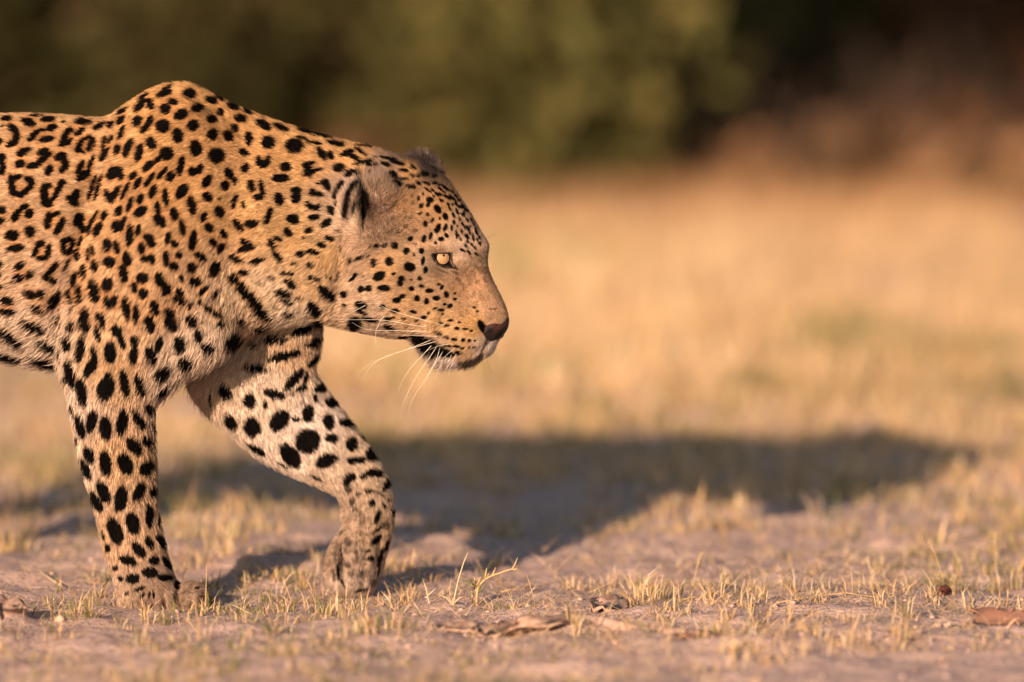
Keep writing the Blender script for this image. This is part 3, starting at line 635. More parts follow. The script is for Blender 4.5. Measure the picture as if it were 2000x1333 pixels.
# ------------------------------------------------------------------ fur: one strand per root, coloured from the coat
DIRS = [(985, 605, -0.5, -0.85), (940, 530, -0.45, -0.9), (905, 430, -0.7, -0.7), (860, 360, -0.9, -0.4), (780, 320, -1, 0), (700, 300, -1, 0.05), (600, 300, -1, 0.1), (850, 560, -1, 0.1), (850, 450, -0.9, -0.2), (760, 560, -1, 0.2), (760, 620, -0.95, 0.3),
        (920, 650, -0.9, 0.3), (890, 690, -0.8, 0.6), (960, 680, -0.2, 0.95), (868, 706, -0.45, 0.9), (912, 702, -0.1, 1), (720, 640, -0.9, 0.4), (680, 500, -0.7, 0.7), (620, 420, -0.95, 0.2), (560, 560, -0.8, 0.55), (560, 630, -0.5, 0.9), (460, 400, -0.9, 0.4), (350, 190, -0.9, 0.35), (240, 230, -0.95, 0.2), (340, 350, -0.85, 0.5), (300, 520, -0.6, 0.8),
        (80, 300, -1, 0.1), (80, 420, -0.97, 0.25), (60, 560, -0.9, 0.4), (60, 690, -0.8, 0.6), (-400, 400, -1, 0.2), (230, 700, -0.35, 0.95), (210, 860, -0.12, 1), (240, 1050, 0.05, 1), (270, 1150, 0.25, 0.97), (370, 1165, 0.75, 0.65), (415, 1180, 0.9, 0.5), (430, 690, -0.5, 0.85), (350, 740, -0.6, 0.8), (520, 600, -0.6, 0.75),
        (570, 690, 0.1, 1), (480, 770, 0.35, 0.93), (600, 860, 0.5, 0.85), (700, 920, 0.4, 0.9), (725, 1000, 0.05, 1), (690, 1100, -0.05, 1), (650, 1130, -0.25, 0.95), (735, 345, 0.1, -1), (775, 370, 0.8, -0.5), (750, 430, 0.3, -0.95), (790, 440, -0.8, 0.2), (690, 400, -0.5, -0.8), (825, 310, -0.3, -0.95), (860, 330, 0.7, -0.6)]
LENS = [(985, 605, 3), (940, 540, 3.5), (905, 430, 5.5), (850, 380, 5.5), (780, 330, 8), (850, 560, 5.5), (800, 480, 6.5), (760, 560, 7), (720, 580, 8), (920, 650, 4), (890, 680, 4.5), (960, 675, 6), (868, 708, 24), (845, 700, 18), (912, 704, 17), (740, 645, 12), (690, 500, 14), (600, 420, 11), (560, 560, 14), (560, 632, 20), (640, 628, 14), (470, 665, 22), (440, 420, 10.5), (340, 180, 10), (300, 350, 10), (300, 500, 10), (230, 700, 12), (330, 745, 22), (400, 705, 22), (470, 600, 14), (380, 650, 13), (300, 795, 16), (80, 300, 9), (80, 420, 9), (60, 560, 15), (60, 690, 24), (110, 640, 22), (-400, 420, 16),
        (200, 850, 12), (140, 830, 15), (240, 1050, 11), (290, 1165, 8), (380, 1170, 8), (570, 690, 11), (500, 800, 13), (600, 860, 12), (710, 960, 11), (690, 1080, 8), (650, 1110, 8), (735, 345, 13), (735, 400, 16), (770, 430, 15), (690, 400, 11), (825, 310, 15), (866, 340, 10), (855, 500, 4), (872, 520, 4)]
FG = 8
fgx, fgz = np.meshgrid(np.arange(M0x, M0x + MW + FG, FG).astype(float), np.arange(M0z, M0z + MH + FG, FG).astype(float), indexing='ij')
dir_map = idw([(a, b, (c, d)) for a, b, c, d in DIRS], fgx, fgz, p=3.5, soft=300.0).astype(np.float32)
len_map = idw(LENS, fgx, fgz, p=4.0, soft=150.0).astype(np.float32)[..., None]

def make_fur(N):
    T = np.concatenate([LF[:, [0, 1, 2]], LF[:, [0, 2, 3]]])
    A, B, C = LV[T[:, 0]], LV[T[:, 1]], LV[T[:, 2]]
    area = 0.5 * np.linalg.norm(np.cross(B - A, C - A), axis=1)
    cen = (A + B + C) / 3
    # strand space normal: x, z down, depth
    nl = np.stack([nrm[:, 0], -nrm[:, 2], nrm[:, 1]], 1)
    tn = nl[T].mean(1)
    uu, vv = coat_uv(cen)
    L0 = samp(len_map, uu, vv, FG)[:, 0]
    w = area * np.clip(13.0 / L0, 0.5, 2.6)
    w *= np.where(cen[:, 0] < -80, 0.06, np.where(cen[:, 0] < -30, 0.4, 1.0))
    w *= np.where(tn[:, 2] > 0.35, 0.22, 1.0)
    w *= np.where(cen[:, 0] > 640, 1.5, 1.0)
    w *= np.where(samp(bare, uu, vv) > 0.5, np.where(tn[:, 2] < 0.3, 0.0, 1.0), 1.0)
    cdf = np.cumsum(w); cdf /= cdf[-1]
    t = np.searchsorted(cdf, rng.random(N))
    r1 = np.sqrt(rng.random(N))[:, None]; r2 = rng.random(N)[:, None]
    P = A[t] * (1 - r1) + B[t] * r1 * (1 - r2) + C[t] * r1 * r2
    n = nl[T[t, 0]] * (1 - r1) + nl[T[t, 1]] * r1 * (1 - r2) + nl[T[t, 2]] * r1 * r2
    n /= np.linalg.norm(n, axis=1)[:, None]
    u, v = coat_uv(P)
    d2 = samp(dir_map, u, v, FG)
    clump = fbm(u * 0.06, v * 0.06, 2, 3) * 2 * math.pi * 2
    dr = np.stack([d2[:, 0], d2[:, 1], np.zeros(N)], 1)
    dr[:, 0] += 0.10 * np.cos(clump); dr[:, 1] += 0.10 * np.sin(clump)
    wild = np.clip(samp(len_map, u, v, FG)[:, 0] / 14 - 0.7, 0, 1)
    ear_zone = np.exp(-(((u - 755) / 42) ** 2 + ((v - 420) / 50) ** 2))
    dr += rng.normal(0, 1, (N, 3)) * (0.10 + 0.13 * wild + 0.55 * ear_zone)[:, None]
    dr -= n * (dr * n).sum(1)[:, None]
    ln = np.linalg.norm(dr, axis=1)[:, None]
    dr /= np.maximum(ln, 1e-4)
    L = samp(len_map, u, v, FG)[:, 0] * rng.uniform(0.65, 1.2, N)
    lift = 0.22 + 0.22 * rng.random(N) + 0.12 * ear_zone + 0.12 * np.clip(L / 30 - 0.4, 0, 1)
    guard = rng.random(N) < 0.08
    lift = lift + guard * 0.30; L = L * (1 + 0.28 * guard)
    p1 = P + (dr + n * lift[:, None]) * (L * 0.5)[:, None]
    p2 = P + (dr + n * (lift * 0.62)[:, None]) * L[:, None]
    p2[:, 1] += np.clip(L - 18, 0, None) * 0.25
    p0 = P - n * 1.0
    # colour at the root, a little to and fro along the strand so that marks get hairy edges
    ofs = L * rng.uniform(0.35, 0.65, N)
    col, dk = coat(u + dr[:, 0] * ofs + rng.normal(0, 0.5, N), v + dr[:, 1] * ofs + rng.normal(0, 0.5, N))
    val = np.exp(rng.normal(-0.02, 0.24, N)) * (0.86 + 0.28 * fbm(u * 0.05, v * 0.05, 3, 11))
    val *= np.where(rng.random(N) < 0.10 * (1 - dk), 1.25, 1.0)
    val *= np.where(ear_zone > 0.25, np.exp(rng.normal(0, 0.28, N)), 1.0)
    # locks: streaks of lighter and darker hair running with the lie of the coat
    sd = u * d2[:, 0] + v * d2[:, 1]; td = -u * d2[:, 1] + v * d2[:, 0]
    lock = 0.6 * vnoise(sd * 0.045 + 0.8 * clump, td * 0.20, 51) + 0.4 * vnoise(sd * 0.09, td * 0.38 + clump, 52)
    val *= np.exp((lock - 0.5) * (1.2 + 0.8 * ear_zone))
    # pepper of the nose bridge and forehead
    pep = np.exp(-(((u - 925) / 34) ** 2 + ((v - 555) / 60) ** 2)) + 1.1 * np.exp(-(((u - 688) / 45) ** 2 + ((v - 1085) / 70) ** 2)) + 0.6 * np.exp(-(((u - 320) / 70) ** 2 + ((v - 1170) / 20) ** 2))
    val *= np.where((fbm(u * 0.15, v * 0.15, 2, 21) < 0.45) & (rng.random(N) < pep * 0.9), 0.48, 1.0)
    col = np.clip(col * val[:, None], 0, 0.92)
    wid = np.where(u > 640, 0.32, 0.39) * np.clip(L / 12, 0.75, 1.2)
    pts = np.stack([p0, p1, p2], 1)
    return pts, col, wid, n

N_FUR = 680000
pts, fcol, fwid, fn = make_fur(N_FUR)
hc = bpy.data.hair_curves.new('fur')
hc.add_curves([3] * N_FUR)
hc.position_data.foreach_set('vector', to_world(pts).astype(np.float32).ravel())
ra = hc.attributes.get('radius') or hc.attributes.new('radius', 'FLOAT', 'POINT')
ra.data.foreach_set('value', ((fwid[:, None] * np.array([1.0, 0.85, 0.22])) / S).astype(np.float32).ravel())
ca = hc.attributes.new('coat', 'FLOAT_COLOR', 'CURVE')
c4 = np.ones((N_FUR, 4), np.float32); c4[:, :3] = fcol
ca.data.foreach_set('color', c4.ravel())
na = hc.attributes.new('lie', 'FLOAT_VECTOR', 'CURVE')
na.data.foreach_set('vector', np.stack([fn[:, 0], fn[:, 2], -fn[:, 1]], 1).astype(np.float32).ravel())
m = NT('fur_strands')
a1 = m.n('Attribute'); a1.attribute_name = 'coat'
a2 = m.n('Attribute'); a2.attribute_name = 'lie'
geo = m.n('NewGeometry')
mixn = m.n('Mix', data_type='VECTOR'); mixn.inputs['Factor'].default_value = 0.42
m.link(a2.outputs['Vector'], mixn.inputs[4]); m.link(geo.outputs['Normal'], mixn.inputs[5])
nn = m.n('VectorMath', operation='NORMALIZE'); m.link(mixn.outputs[1], nn.inputs[0])
bs = m.n('BsdfPrincipled', Roughness=0.55)
bs.inputs['Specular IOR Level'].default_value = 0.02
m.link(a1.outputs['Color'], bs.inputs['Base Color']); m.link(nn.outputs[0], bs.inputs['Normal'])
m.link(bs.outputs[0], m.out.inputs[0])
hc.materials.append(m.mat)
fur = bpy.data.objects.new('fur', hc); COL.objects.link(fur); put_under(fur, leopard)
del pts, fcol, c4

# ------------------------------------------------------------------ eyes, lids, nose, whiskers
def plain(name, col, rough=0.5, spec=0.5, **kw):
    m = NT(name); b = m.n('BsdfPrincipled', Roughness=rough); b.inputs['Base Color'].default_value = (*col, 1); b.inputs['Specular IOR Level'].default_value = spec
    for k, v in kw.items(): b.inputs[k].default_value = v
    m.link(b.outputs[0], m.out.inputs[0]); return m.mat
EYE_BLACK = plain('eye_black', (0.008, 0.006, 0.006), 0.12, 0.5)
IRIS = NT('iris_amber')
tc = IRIS.n('TexCoord'); vr = IRIS.n('TexNoise', Scale=900.0, Detail=2.0); IRIS.link(tc.outputs['Object'], vr.inputs[0])
ib = IRIS.n('BsdfPrincipled', Roughness=0.5); IRIS.link(IRIS.ramp(vr.outputs['Fac'], [(0.3, (0.27, 0.145, 0.07)), (0.7, (0.44, 0.275, 0.145))]), ib.inputs['Base Color'])
ib.inputs['Coat Weight'].default_value = 0.5; ib.inputs['Coat Roughness'].default_value = 0.0; ib.inputs['Specular IOR Level'].default_value = 0.1
IRIS.link(ib.outputs[0], IRIS.out.inputs[0]); IRIS = IRIS.mat
m = NT('lid_skin'); at = m.n('Attribute'); at.attribute_name = 'coat'; bs = m.n('BsdfPrincipled', Roughness=0.6); bs.inputs['Specular IOR Level'].default_value = 0.15
m.link(at.outputs['Color'], bs.inputs['Base Color']); m.link(bs.outputs[0], m.out.inputs[0]); LID = m.mat

def cap(center, r, axis, half, rings, sides):
    """spherical cap of a ball of radius r about an axis"""
    ax = Vector(axis).normalized(); a = ax.cross(Vector((0, 0, 1))).normalized(); b = ax.cross(a)
    V = [Vector(center) + ax * r]; F = []
    for i in range(1, rings + 1):
        th = half * i / rings
        for k in range(sides):
            w = 2 * math.pi * k / sides
            V.append(Vector(center) + (ax * math.cos(th) + (a * math.cos(w) + b * math.sin(w)) * math.sin(th)) * r)
    for k in range(sides): F.append((0, 1 + k, 1 + (k + 1) % sides))
    for i in range(rings - 1):
        for k in range(sides):
            p = 1 + i * sides + k; q = 1 + i * sides + (k + 1) % sides
            F.append((p, p + sides, q + sides, q))
    return V, F

def make_eye(side):
    # the eyeball's front lies on the line of the lids
    def mirror(P):
        P = np.asarray(P, float).copy()
        if side > 0:
            ym = yaw_head(P[..., 0]); P[..., 2] = 2 * ym - P[..., 2]
        return P
    surf = lambda x, z: skin(x, z)
    zc = 505.0 - 0.0
    front = np.nanmean(surf(np.array([844., 886., 866., 866.]), np.array([503., 520., 487., 524.]) ))
    eo = OBL * (front + DEPTH0)
    c = np.array([863.0, zc + eo, front + 15.0])
    cw = to_world(mirror(c)); r = 17.0 / S
    ax = Vector((0.18, -0.98 if side < 0 else 0.98, 0.08))
    v, f = cap(cw, r, ax, math.pi * 0.62, 14, 32)
    eye = mesh_obj('eye', v, f, EYE_BLACK, leopard); put_under(eye, leopard)
    v, f = cap(cw, r * 1.012, ax, 0.78, 8, 32)
    iris = mesh_obj('iris', v, f, IRIS, eye)
    v, f = cap(cw, r * 1.02, (ax.x + 0.06, ax.y, ax.z + 0.30), 0.14, 3, 20)
    mesh_obj('pupil', v, f, EYE_BLACK, eye)
    for nm in (iris,): pass
    for ch in eye.children: ch.matrix_parent_inverse = __import__('mathutils').Matrix.Translation((0, 0, 0))
    # lids: a band from the hide to just in front of the ball, almond shaped
    inner = catmull([(846.5, 498.5), (852, 496.5), (863, 496), (873, 496), (879, 496), (879.5, 506), (882, 514), (888, 522), (877, 521), (866, 519.5), (857, 515), (850, 508)], 4)
    cen = np.array([864, 506])
    ringV = []
    for kf, (grow, lift) in enumerate([(1.0, -1.6), (1.10, -2.8), (1.40, -1.8), (2.0, -0.6), (2.5, 5.0)]):
        q = cen + (inner - cen) * grow
        q[:, 1] += eo
        base = surf(q[:, 0], q[:, 1])
        ball = c[2] - np.sqrt(np.maximum(17.0 ** 2 - (q[:, 0] - c[0]) ** 2 - (q[:, 1] - c[1]) ** 2, 0))
        d = np.minimum(base + (0.0, 0.0, 1.5, 4.5, 6.0)[kf], np.where(np.hypot(q[:, 0] - c[0], q[:, 1] - c[1]) < 16.6, ball, base + (0.0, 0.0, 1.5, 4.5, 6.0)[kf])) + lift
        ringV.append(np.stack([q[:, 0], q[:, 1], d], 1))
    R_ = np.concatenate(ringV); n = len(inner); F = []
    for i in range(4):
        for k in range(n):
            F.append((i * n + k, i * n + (k + 1) % n, (i + 1) * n + (k + 1) % n, (i + 1) * n + k))
    lc = np.concatenate([np.tile(c_, (n, 1)) for c_ in ([0.012, 0.009, 0.008], [0.014, 0.01, 0.009], [0.10, 0.065, 0.045], [0.36, 0.24, 0.16], [0.40, 0.28, 0.18])])
    lid = mesh_obj('eyelid', to_world(mirror(R_)), F, LID, leopard, True, lc); put_under(lid, leopard)
make_eye(-1); make_eye(1)

# nose leather: a thin shell over the tip, cut to the pad's outline
P_nose = catmull(NOSE_PAD, 4)
def inside(P, x, z):
    ins = np.zeros(x.shape, bool)
    for a, b in zip(P, np.roll(P, -1, 0)):
        ins ^= ((a[1] > z) != (b[1] > z)) & (x < (b[0] - a[0]) * (z - a[1]) / (b[1] - a[1] + 1e-12) + a[0])
    return ins
fc = LV[LF].mean(1); fu, fv = coat_uv(fc)
sel = np.where(inside(P_nose, fu, fv))[0]
ids, inv = np.unique(LF[sel], return_inverse=True)
nf = inv.reshape(-1, 4)
ring = []          # the shell's rim is drawn onto the pad's outline
ec = {}
for q in nf:
    for a, b in zip(q, np.roll(q, -1)):
        k = (min(a, b), max(a, b)); ec[k] = ec.get(k, 0) + 1
rim = sorted({v for k, c in ec.items() if c == 1 for v in k})
P_fine = catmull(NOSE_PAD, 24)
NV = LV[ids].copy()
for v in rim:
    uu, vv = coat_uv(NV[v:v + 1]); d = P_fine - np.array([uu[0], vv[0]]); k = (d ** 2).sum(1).argmin()
    if (d[k] ** 2).sum() < 30:
        NV[v, 0] += d[k, 0]; NV[v, 1] += d[k, 1]
        if NV[v, 2] < yaw_head(NV[v, 0]):
            s_ = skin(NV[v, 0], NV[v, 1])[0]
            if np.isfinite(s_): NV[v, 2] = s_
nv = to_world(NV) + nrm[ids] * 0.0010
nc = np.tile(np.array([0.052, 0.022, 0.018]), (len(ids), 1))
nu, nvv = coat_uv(LV[ids])
mott = fbm(nu * 0.3, nvv * 0.3, 3, 31)
nc *= (0.55 + 0.9 * mott)[:, None]
for cx, cz, rr in ((957, 645, 7.5), (978, 648, 7)):     # nostril and lower rim
    k = np.exp(-(((nu - cx) / rr) ** 2 + ((nvv - cz) / (rr * 0.8)) ** 2)); nc = nc * (1 - k[:, None]) + np.array([0.012, 0.008, 0.008]) * k[:, None]
k = np.clip((nvv - (661 - (nu - 950) * 0.55)) / 6 + 1.0, 0, 1); nc = nc * (1 - k[:, None]) + np.array([0.012, 0.008, 0.008]) * k[:, None]
m = NT('nose_leather'); at = m.n('Attribute'); at.attribute_name = 'coat'
tc = m.n('TexCoord'); vo = m.n('TexVoronoi', Scale=900.0); m.link(tc.outputs['Object'], vo.inputs['Vector'])
bp = m.n('Bump', Strength=0.5, Distance=0.0006); m.link(vo.outputs['Distance'], bp.inputs['Height'])
bs = m.n('BsdfPrincipled', Roughness=0.62); bs.inputs['Specular IOR Level'].default_value = 0.2; m.link(at.outputs['Color'], bs.inputs['Base Color']); m.link(bp.outputs[0], bs.inputs['Normal']); m.link(bs.outputs[0], m.out.inputs[0])
nose = mesh_obj('nose', nv, nf, m.mat, leopard, True, nc); put_under(nose, leopard)

NOSTRIL = plain('nostril_black', (0.008, 0.006, 0.006), 0.5, 0.3)
def patch(name, poly, root, out=2.4, mat=None):
    """a small shell laid on the near flank, for what is darker than fur can be"""
    P = catmull(poly, 4); c = P.mean(0); rings = [P * t + c * (1 - t) for t in (1.0, 0.7, 0.4)] + [c[None]]
    V = []; n = len(P)
    for k, R in enumerate(rings):
        eo = OBL * (skin(R[:, 0], R[:, 1]) + DEPTH0); eo = np.where(np.isfinite(eo), eo, 3.0)
        z = R[:, 1] + eo; d = skin(R[:, 0], z); d = np.where(np.isfinite(d), d, np.nanmean(d))
        V.append(np.stack([R[:, 0], z, d - (0.6, out * 0.8, out, out)[k]], 1))
    V = np.concatenate(V); F = []
    for i in range(2):
        for k in range(n): F.append((i * n + k, i * n + (k + 1) % n, (i + 1) * n + (k + 1) % n, (i + 1) * n + k))
    for k in range(n): F.append((2 * n + k, 2 * n + (k + 1) % n, 3 * n))
    o = mesh_obj(name, to_world(V), F, mat or NOSTRIL, root)
    if root is leopard: put_under(o, leopard)
    else: o.matrix_parent_inverse = __import__('mathutils').Matrix.Translation((0, 0, 0))
    return o
patch('nostril', [(948, 645), (953, 640), (960, 641), (964, 646), (960, 651), (953, 653), (948, 656), (945, 650)], nose)
patch('lip_line', [(947, 657), (954, 659), (964, 661), (974, 658), (982, 652), (984, 656), (974, 663), (963, 667), (955, 671), (949, 679), (942, 689), (938, 688), (943, 676), (948, 667)], leopard, 1.6)
WH = plain('whisker_white', (0.82, 0.74, 0.64), 0.35, 0.5)
WHD = plain('whisker_dark', (0.08, 0.06, 0.05), 0.4, 0.4)
def whisker(path, out=26, w=0.62, mat=None):
    P = np.array(path, float)
    n = len(P)
    d0 = float(skin(P[0, 0], P[0, 1])[0])
    if not np.isfinite(d0): d0 = -50.0
    t = np.linspace(0, 1, n)
    dep = d0 + 3 - out * np.sin(t * 1.35)
    base = skin(P[:, 0], P[:, 1])
    dep = np.where(np.isfinite(base), np.minimum(dep, base - 4 - 8 * t), dep); dep[0] = d0 + 3
    # smooth path
    Q = np.column_stack([P[:, 0], P[:, 1] , dep])
    Q[:, 1] += OBL * (Q[:, 2] + DEPTH0)
    tt = np.linspace(0, n - 1, 4 * n)
    co = [np.interp(tt, np.arange(n), Q[:, a]) for a in range(3)]
    Q = np.stack(co, 1)
    for _ in range(4): Q[1:-1] = 0.25 * Q[:-2] + 0.5 * Q[1:-1] + 0.25 * Q[2:]
    W_ = [tuple(p) for p in to_world(Q)]
    rad = [w / S * (1 - 0.85 * i / (len(W_) - 1)) for i in range(len(W_))]
    v, f = tube(W_, rad, 4)
    o = mesh_obj('whisker', v, f, mat or WH, leopard); put_under(o, leopard)
def hz(*p): return [(620 + a / 4.9375, 480 + b / 4.9375) for a, b in p]
for p in [hz((1250, 775), (1050, 725), (850, 670), (690, 620), (610, 580), (520, 520)), hz((1200, 765), (1000, 710), (800, 655), (640, 600), (520, 590)), hz((1100, 780), (960, 780), (780, 740), (600, 712), (400, 715), (200, 715), (110, 690)),
          hz((1120, 825), (900, 825), (700, 818), (520, 820), (420, 795), (330, 740)), hz((1130, 845), (1000, 832), (900, 828)), hz((1200, 880), (950, 868), (750, 862)), hz((1110, 905), (950, 970), (800, 1025), (650, 1070), (480, 1150), (345, 1270)),
          hz((1160, 920), (1000, 965), (850, 1005), (700, 1055), (560, 1120), (480, 1200), (430, 1310)), hz((1110, 950), (1040, 1030), (960, 1110), (880, 1200), (830, 1280), (790, 1360), (775, 1440)), hz((1150, 975), (1080, 1080), (1000, 1190), (930, 1300), (860, 1440), (810, 1560), (800, 1650)),
          hz((1180, 980), (1150, 1100), (1090, 1200), (1030, 1310), (950, 1420), (890, 1540), (870, 1640)), hz((1215, 1010), (1170, 1090), (1100, 1190), (1060, 1280), (1010, 1380)), hz((1280, 950), (1150, 970), (1050, 1020)), hz((1340, 980), (1250, 1050), (1190, 1110)),
          hz((1290, 1050), (1270, 1110), (1200, 1150)), hz((1340, 1040), (1290, 1150), (1255, 1270)), hz((1190, 1130), (1150, 1230), (1130, 1310)), hz((660, 650), (590, 750), (555, 850), (560, 980)), hz((480, 565), (380, 620), (270, 670)), hz((460, 548), (380, 560))]:
    whisker(p, 22, 0.5)
for p in [hz((1590, 1065), (1600, 1140), (1598, 1220)), hz((1620, 1050), (1640, 1140), (1700, 1260)), hz((1690, 960), (1720, 990), (1750, 1010)), hz((1480, 1150), (1450, 1250))]:
    whisker(p, 8, 0.42, WHD)
for p in [[(947, 474), (955, 476), (964, 475)], [(952, 463), (964, 458), (976, 451)]]:
    whisker(p, -10, 0.5, WHD)
# ------------------------------------------------------------------ ground: one sheet to the horizon
def spaced(lo, hi, fine, a, b, grow=1.12):
    """coordinates: step 'fine' on [a, b], growing outwards to lo / hi"""
    c = list(np.arange(a, b + fine / 2, fine))
    s = fine; x = c[-1]
    while x < hi: s *= grow; x += s; c.append(x)
    s = fine; x = a; l = []
    while x > lo: s *= grow; x -= s; l.append(x)
    return np.array(l[::-1] + c)

def ground_h(x, y):
    near = np.clip(1 - (np.abs(y - 1.0) - 9) / 8, 0, 1)
    h = 0.030 * (fbm(x * 0.9 + 3.1, y * 0.9 + 1.7, 3, 41) - 0.5)
    h = h + 0.024 * (fbm(x * 4.2, y * 4.2, 3, 42) - 0.5) * near
    h = h + 0.018 * (np.abs(fbm(x * 11.0, y * 11.0, 3, 43) - 0.5) * 2 - 0.25) * near
    h = h + 0.006 * (fbm(x * 42.0, y * 42.0, 2, 44) - 0.5) * near
    h = h + 0.5 * (fbm(x * 0.05, y * 0.05, 2, 45) - 0.5) * np.clip((y - 12) / 30, 0, 1)
    for fx, fy, r in FEET:                      # trodden flat under the feet
        k = np.exp(-(((x - fx) / r) ** 2 + ((y - fy) / r) ** 2) * 0.5)
        h = h * (1 - k) + (-0.002) * k
    return h
FEET = [(( 320 - 1000) / S, (-95 + DEPTH0) / S, 0.10), ((690 - 1000) / S, (70 + DEPTH0) / S, 0.09), ((-470 - 1000) / S, (-105 + DEPTH0) / S, 0.12), ((-800 - 1000) / S, (100 + DEPTH0) / S, 0.12)]
gxs = spaced(-420, 420, 0.014, -1.35, 1.5, 1.09); gys = spaced(-60, 900, 0.018, -2.0, 3.6, 1.045)
gX, gY = np.meshgrid(gxs, gys, indexing='ij')
gZ = ground_h(gX, gY)
gv = np.stack([gX, gY, gZ], -1).reshape(-1, 3)
nxg, nyg = gX.shape
ii = np.arange((nxg - 1) * (nyg - 1)); gi, gj = ii // (nyg - 1), ii % (nyg - 1)
a = gi * nyg + gj
gf = np.stack([a, a + nyg, a + nyg + 1, a + 1], 1)
m = NT('dry_sand')
tc = m.n('TexCoord')
n1 = m.n('TexNoise', Scale=1.3, Detail=6.0, Roughness=0.6); m.link(tc.outputs['Object'], n1.inputs['Vector'])
n2 = m.n('TexNoise', Scale=38.0, Detail=5.0, Roughness=0.65); m.link(tc.outputs['Object'], n2.inputs['Vector'])
n3 = m.n('TexNoise', Scale=260.0, Detail=3.0); m.link(tc.outputs['Object'], n3.inputs['Vector'])
c1 = m.ramp(n1.outputs['Fac'], [(0.3, (0.50, 0.35, 0.305)), (0.55, (0.60, 0.425, 0.375)), (0.75, (0.63, 0.44, 0.35))])
c2 = m.ramp(n2.outputs['Fac'], [(0.35, (0.62, 0.6, 0.6)), (0.5, (1, 1, 1)), (0.7, (1.0, 0.95, 0.88))])
mx = m.n('Mix', data_type='RGBA', blend_type='MULTIPLY'); mx.inputs['Factor'].default_value = 0.7
m.link(c1, mx.inputs[6]); m.link(c2, mx.inputs[7])
bm1 = m.n('Bump', Strength=1.0, Distance=0.012); m.link(n2.outputs['Fac'], bm1.inputs['Height'])
bm2 = m.n('Bump', Strength=0.9, Distance=0.003); m.link(n3.outputs['Fac'], bm2.inputs['Height']); m.link(bm1.outputs[0], bm2.inputs['Normal'])
bs = m.n('BsdfPrincipled', Roughness=0.95); bs.inputs['Specular IOR Level'].default_value = 0.1
m.link(mx.outputs[2], bs.inputs['Base Color']); m.link(bm2.outputs[0], bs.inputs['Normal']); m.link(bs.outputs[0], m.out.inputs[0])
ground = mesh_obj('ground', gv, gf, m.mat); tag(ground, kind='structure')

# ------------------------------------------------------------------ grass
m = NT('dry_grass')
at = m.n('Attribute'); at.attribute_name = 'coat'
df = m.n('BsdfDiffuse'); m.link(at.outputs['Color'], df.inputs['Color'])
tr = m.n('BsdfTranslucent'); m.link(at.outputs['Color'], tr.inputs['Color'])
ms = m.n('MixShader'); ms.inputs[0].default_value = 0.25
m.link(df.outputs[0], ms.inputs[1]); m.link(tr.outputs[0], ms.inputs[2]); m.link(ms.outputs[0], m.out.inputs[0])
GRASS = m.mat

def blades(base, h, w, az, lean, curl, col):
    """bent two-segment blades: arrays of root points, height, width, azimuth, lean, curl"""
    n = len(base)
    d = np.stack([np.cos(az), np.sin(az), np.zeros(n)], 1)
    # width lies across the blade at a random turn
    t = az + np.pi / 2 + rng.normal(0, 0.7, n)
    s = np.stack([np.cos(t), np.sin(t), np.zeros(n)], 1) * (w * 0.5)[:, None]
    up = np.array([0, 0, 1.0])
    p0 = base - up * 0.004
    p1 = base + d * (h * np.sin(lean) * 0.5)[:, None] + up * (h * np.cos(lean) * 0.52)[:, None]
    l2 = np.minimum(lean + curl, 1.5)
    p2 = p1 + d * (h * np.sin(l2) * 0.5)[:, None] + up * (h * np.cos(l2) * 0.48)[:, None]
    V = np.stack([p0 - s, p0 + s, p1 + s * 0.8, p1 - s * 0.8, p2], 1).reshape(-1, 3)
    b = np.arange(n)[:, None] * 5
    F = np.concatenate([b + np.array([0, 1, 2]), b + np.array([0, 2, 3]), b + np.array([3, 2, 4])])
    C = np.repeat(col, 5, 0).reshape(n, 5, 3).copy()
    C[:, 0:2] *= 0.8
    return V, F, C.reshape(-1, 3)

STRAW = np.array([(0.66, 0.45, 0.25), (0.69, 0.50, 0.31), (0.63, 0.40, 0.205), (0.68, 0.54, 0.38), (0.53, 0.35, 0.20)])
GREEN = np.array([(0.17, 0.18, 0.065), (0.22, 0.21, 0.08), (0.13, 0.15, 0.06), (0.28, 0.24, 0.09)])
def gcol(n, green):
    c = STRAW[rng.integers(0, len(STRAW), n)].copy()
    g = rng.random(n) < green
    c[g] = GREEN[rng.integers(0, len(GREEN), g.sum())]
    return c * np.exp(rng.normal(0, 0.14, n))[:, None]

def tufts(cx, cy, per, rad, hmin, hmax, wid, green, lean=0.35):
    """clumps of blades round the centres"""
    k = rng.poisson(per, len(cx)).clip(3)
    i = np.repeat(np.arange(len(cx)), k); n = len(i)
    a = rng.random(n) * 2 * np.pi; r = np.sqrt(rng.random(n)) * rad[i]
    x = cx[i] + np.cos(a) * r; y = cy[i] + np.sin(a) * r
    h = rng.uniform(hmin, hmax, n) * (0.45 + 0.75 * rng.random(len(cx))[i])
    az = a + rng.normal(0, 0.9, n)
    ln = np.abs(rng.normal(0, lean, n)) + 0.1
    base = np.stack([x, y, ground_h(x, y)], 1)
    return blades(base, h, wid * rng.uniform(0.6, 1.3, n), az, ln, rng.uniform(0, 0.7, n), gcol(n, green[i]))

def feet_clear(x, y, r=0.05):
    ok = np.ones(len(x), bool)
    for fx, fy, _ in FEET: ok &= np.hypot(x - fx, (y - fy)) > r
    return ok

def stuff(name, parts, label, cat):
    V = []; F = []; C = []; o = 0
    for v, f, c in parts:
        V.append(v); F.append(f + o); C.append(c); o += len(v)
    ob = mesh_obj(name, np.concatenate(V), np.concatenate(F), GRASS, None, False, np.concatenate(C))
    return tag(ob, label, cat, kind='stuff')

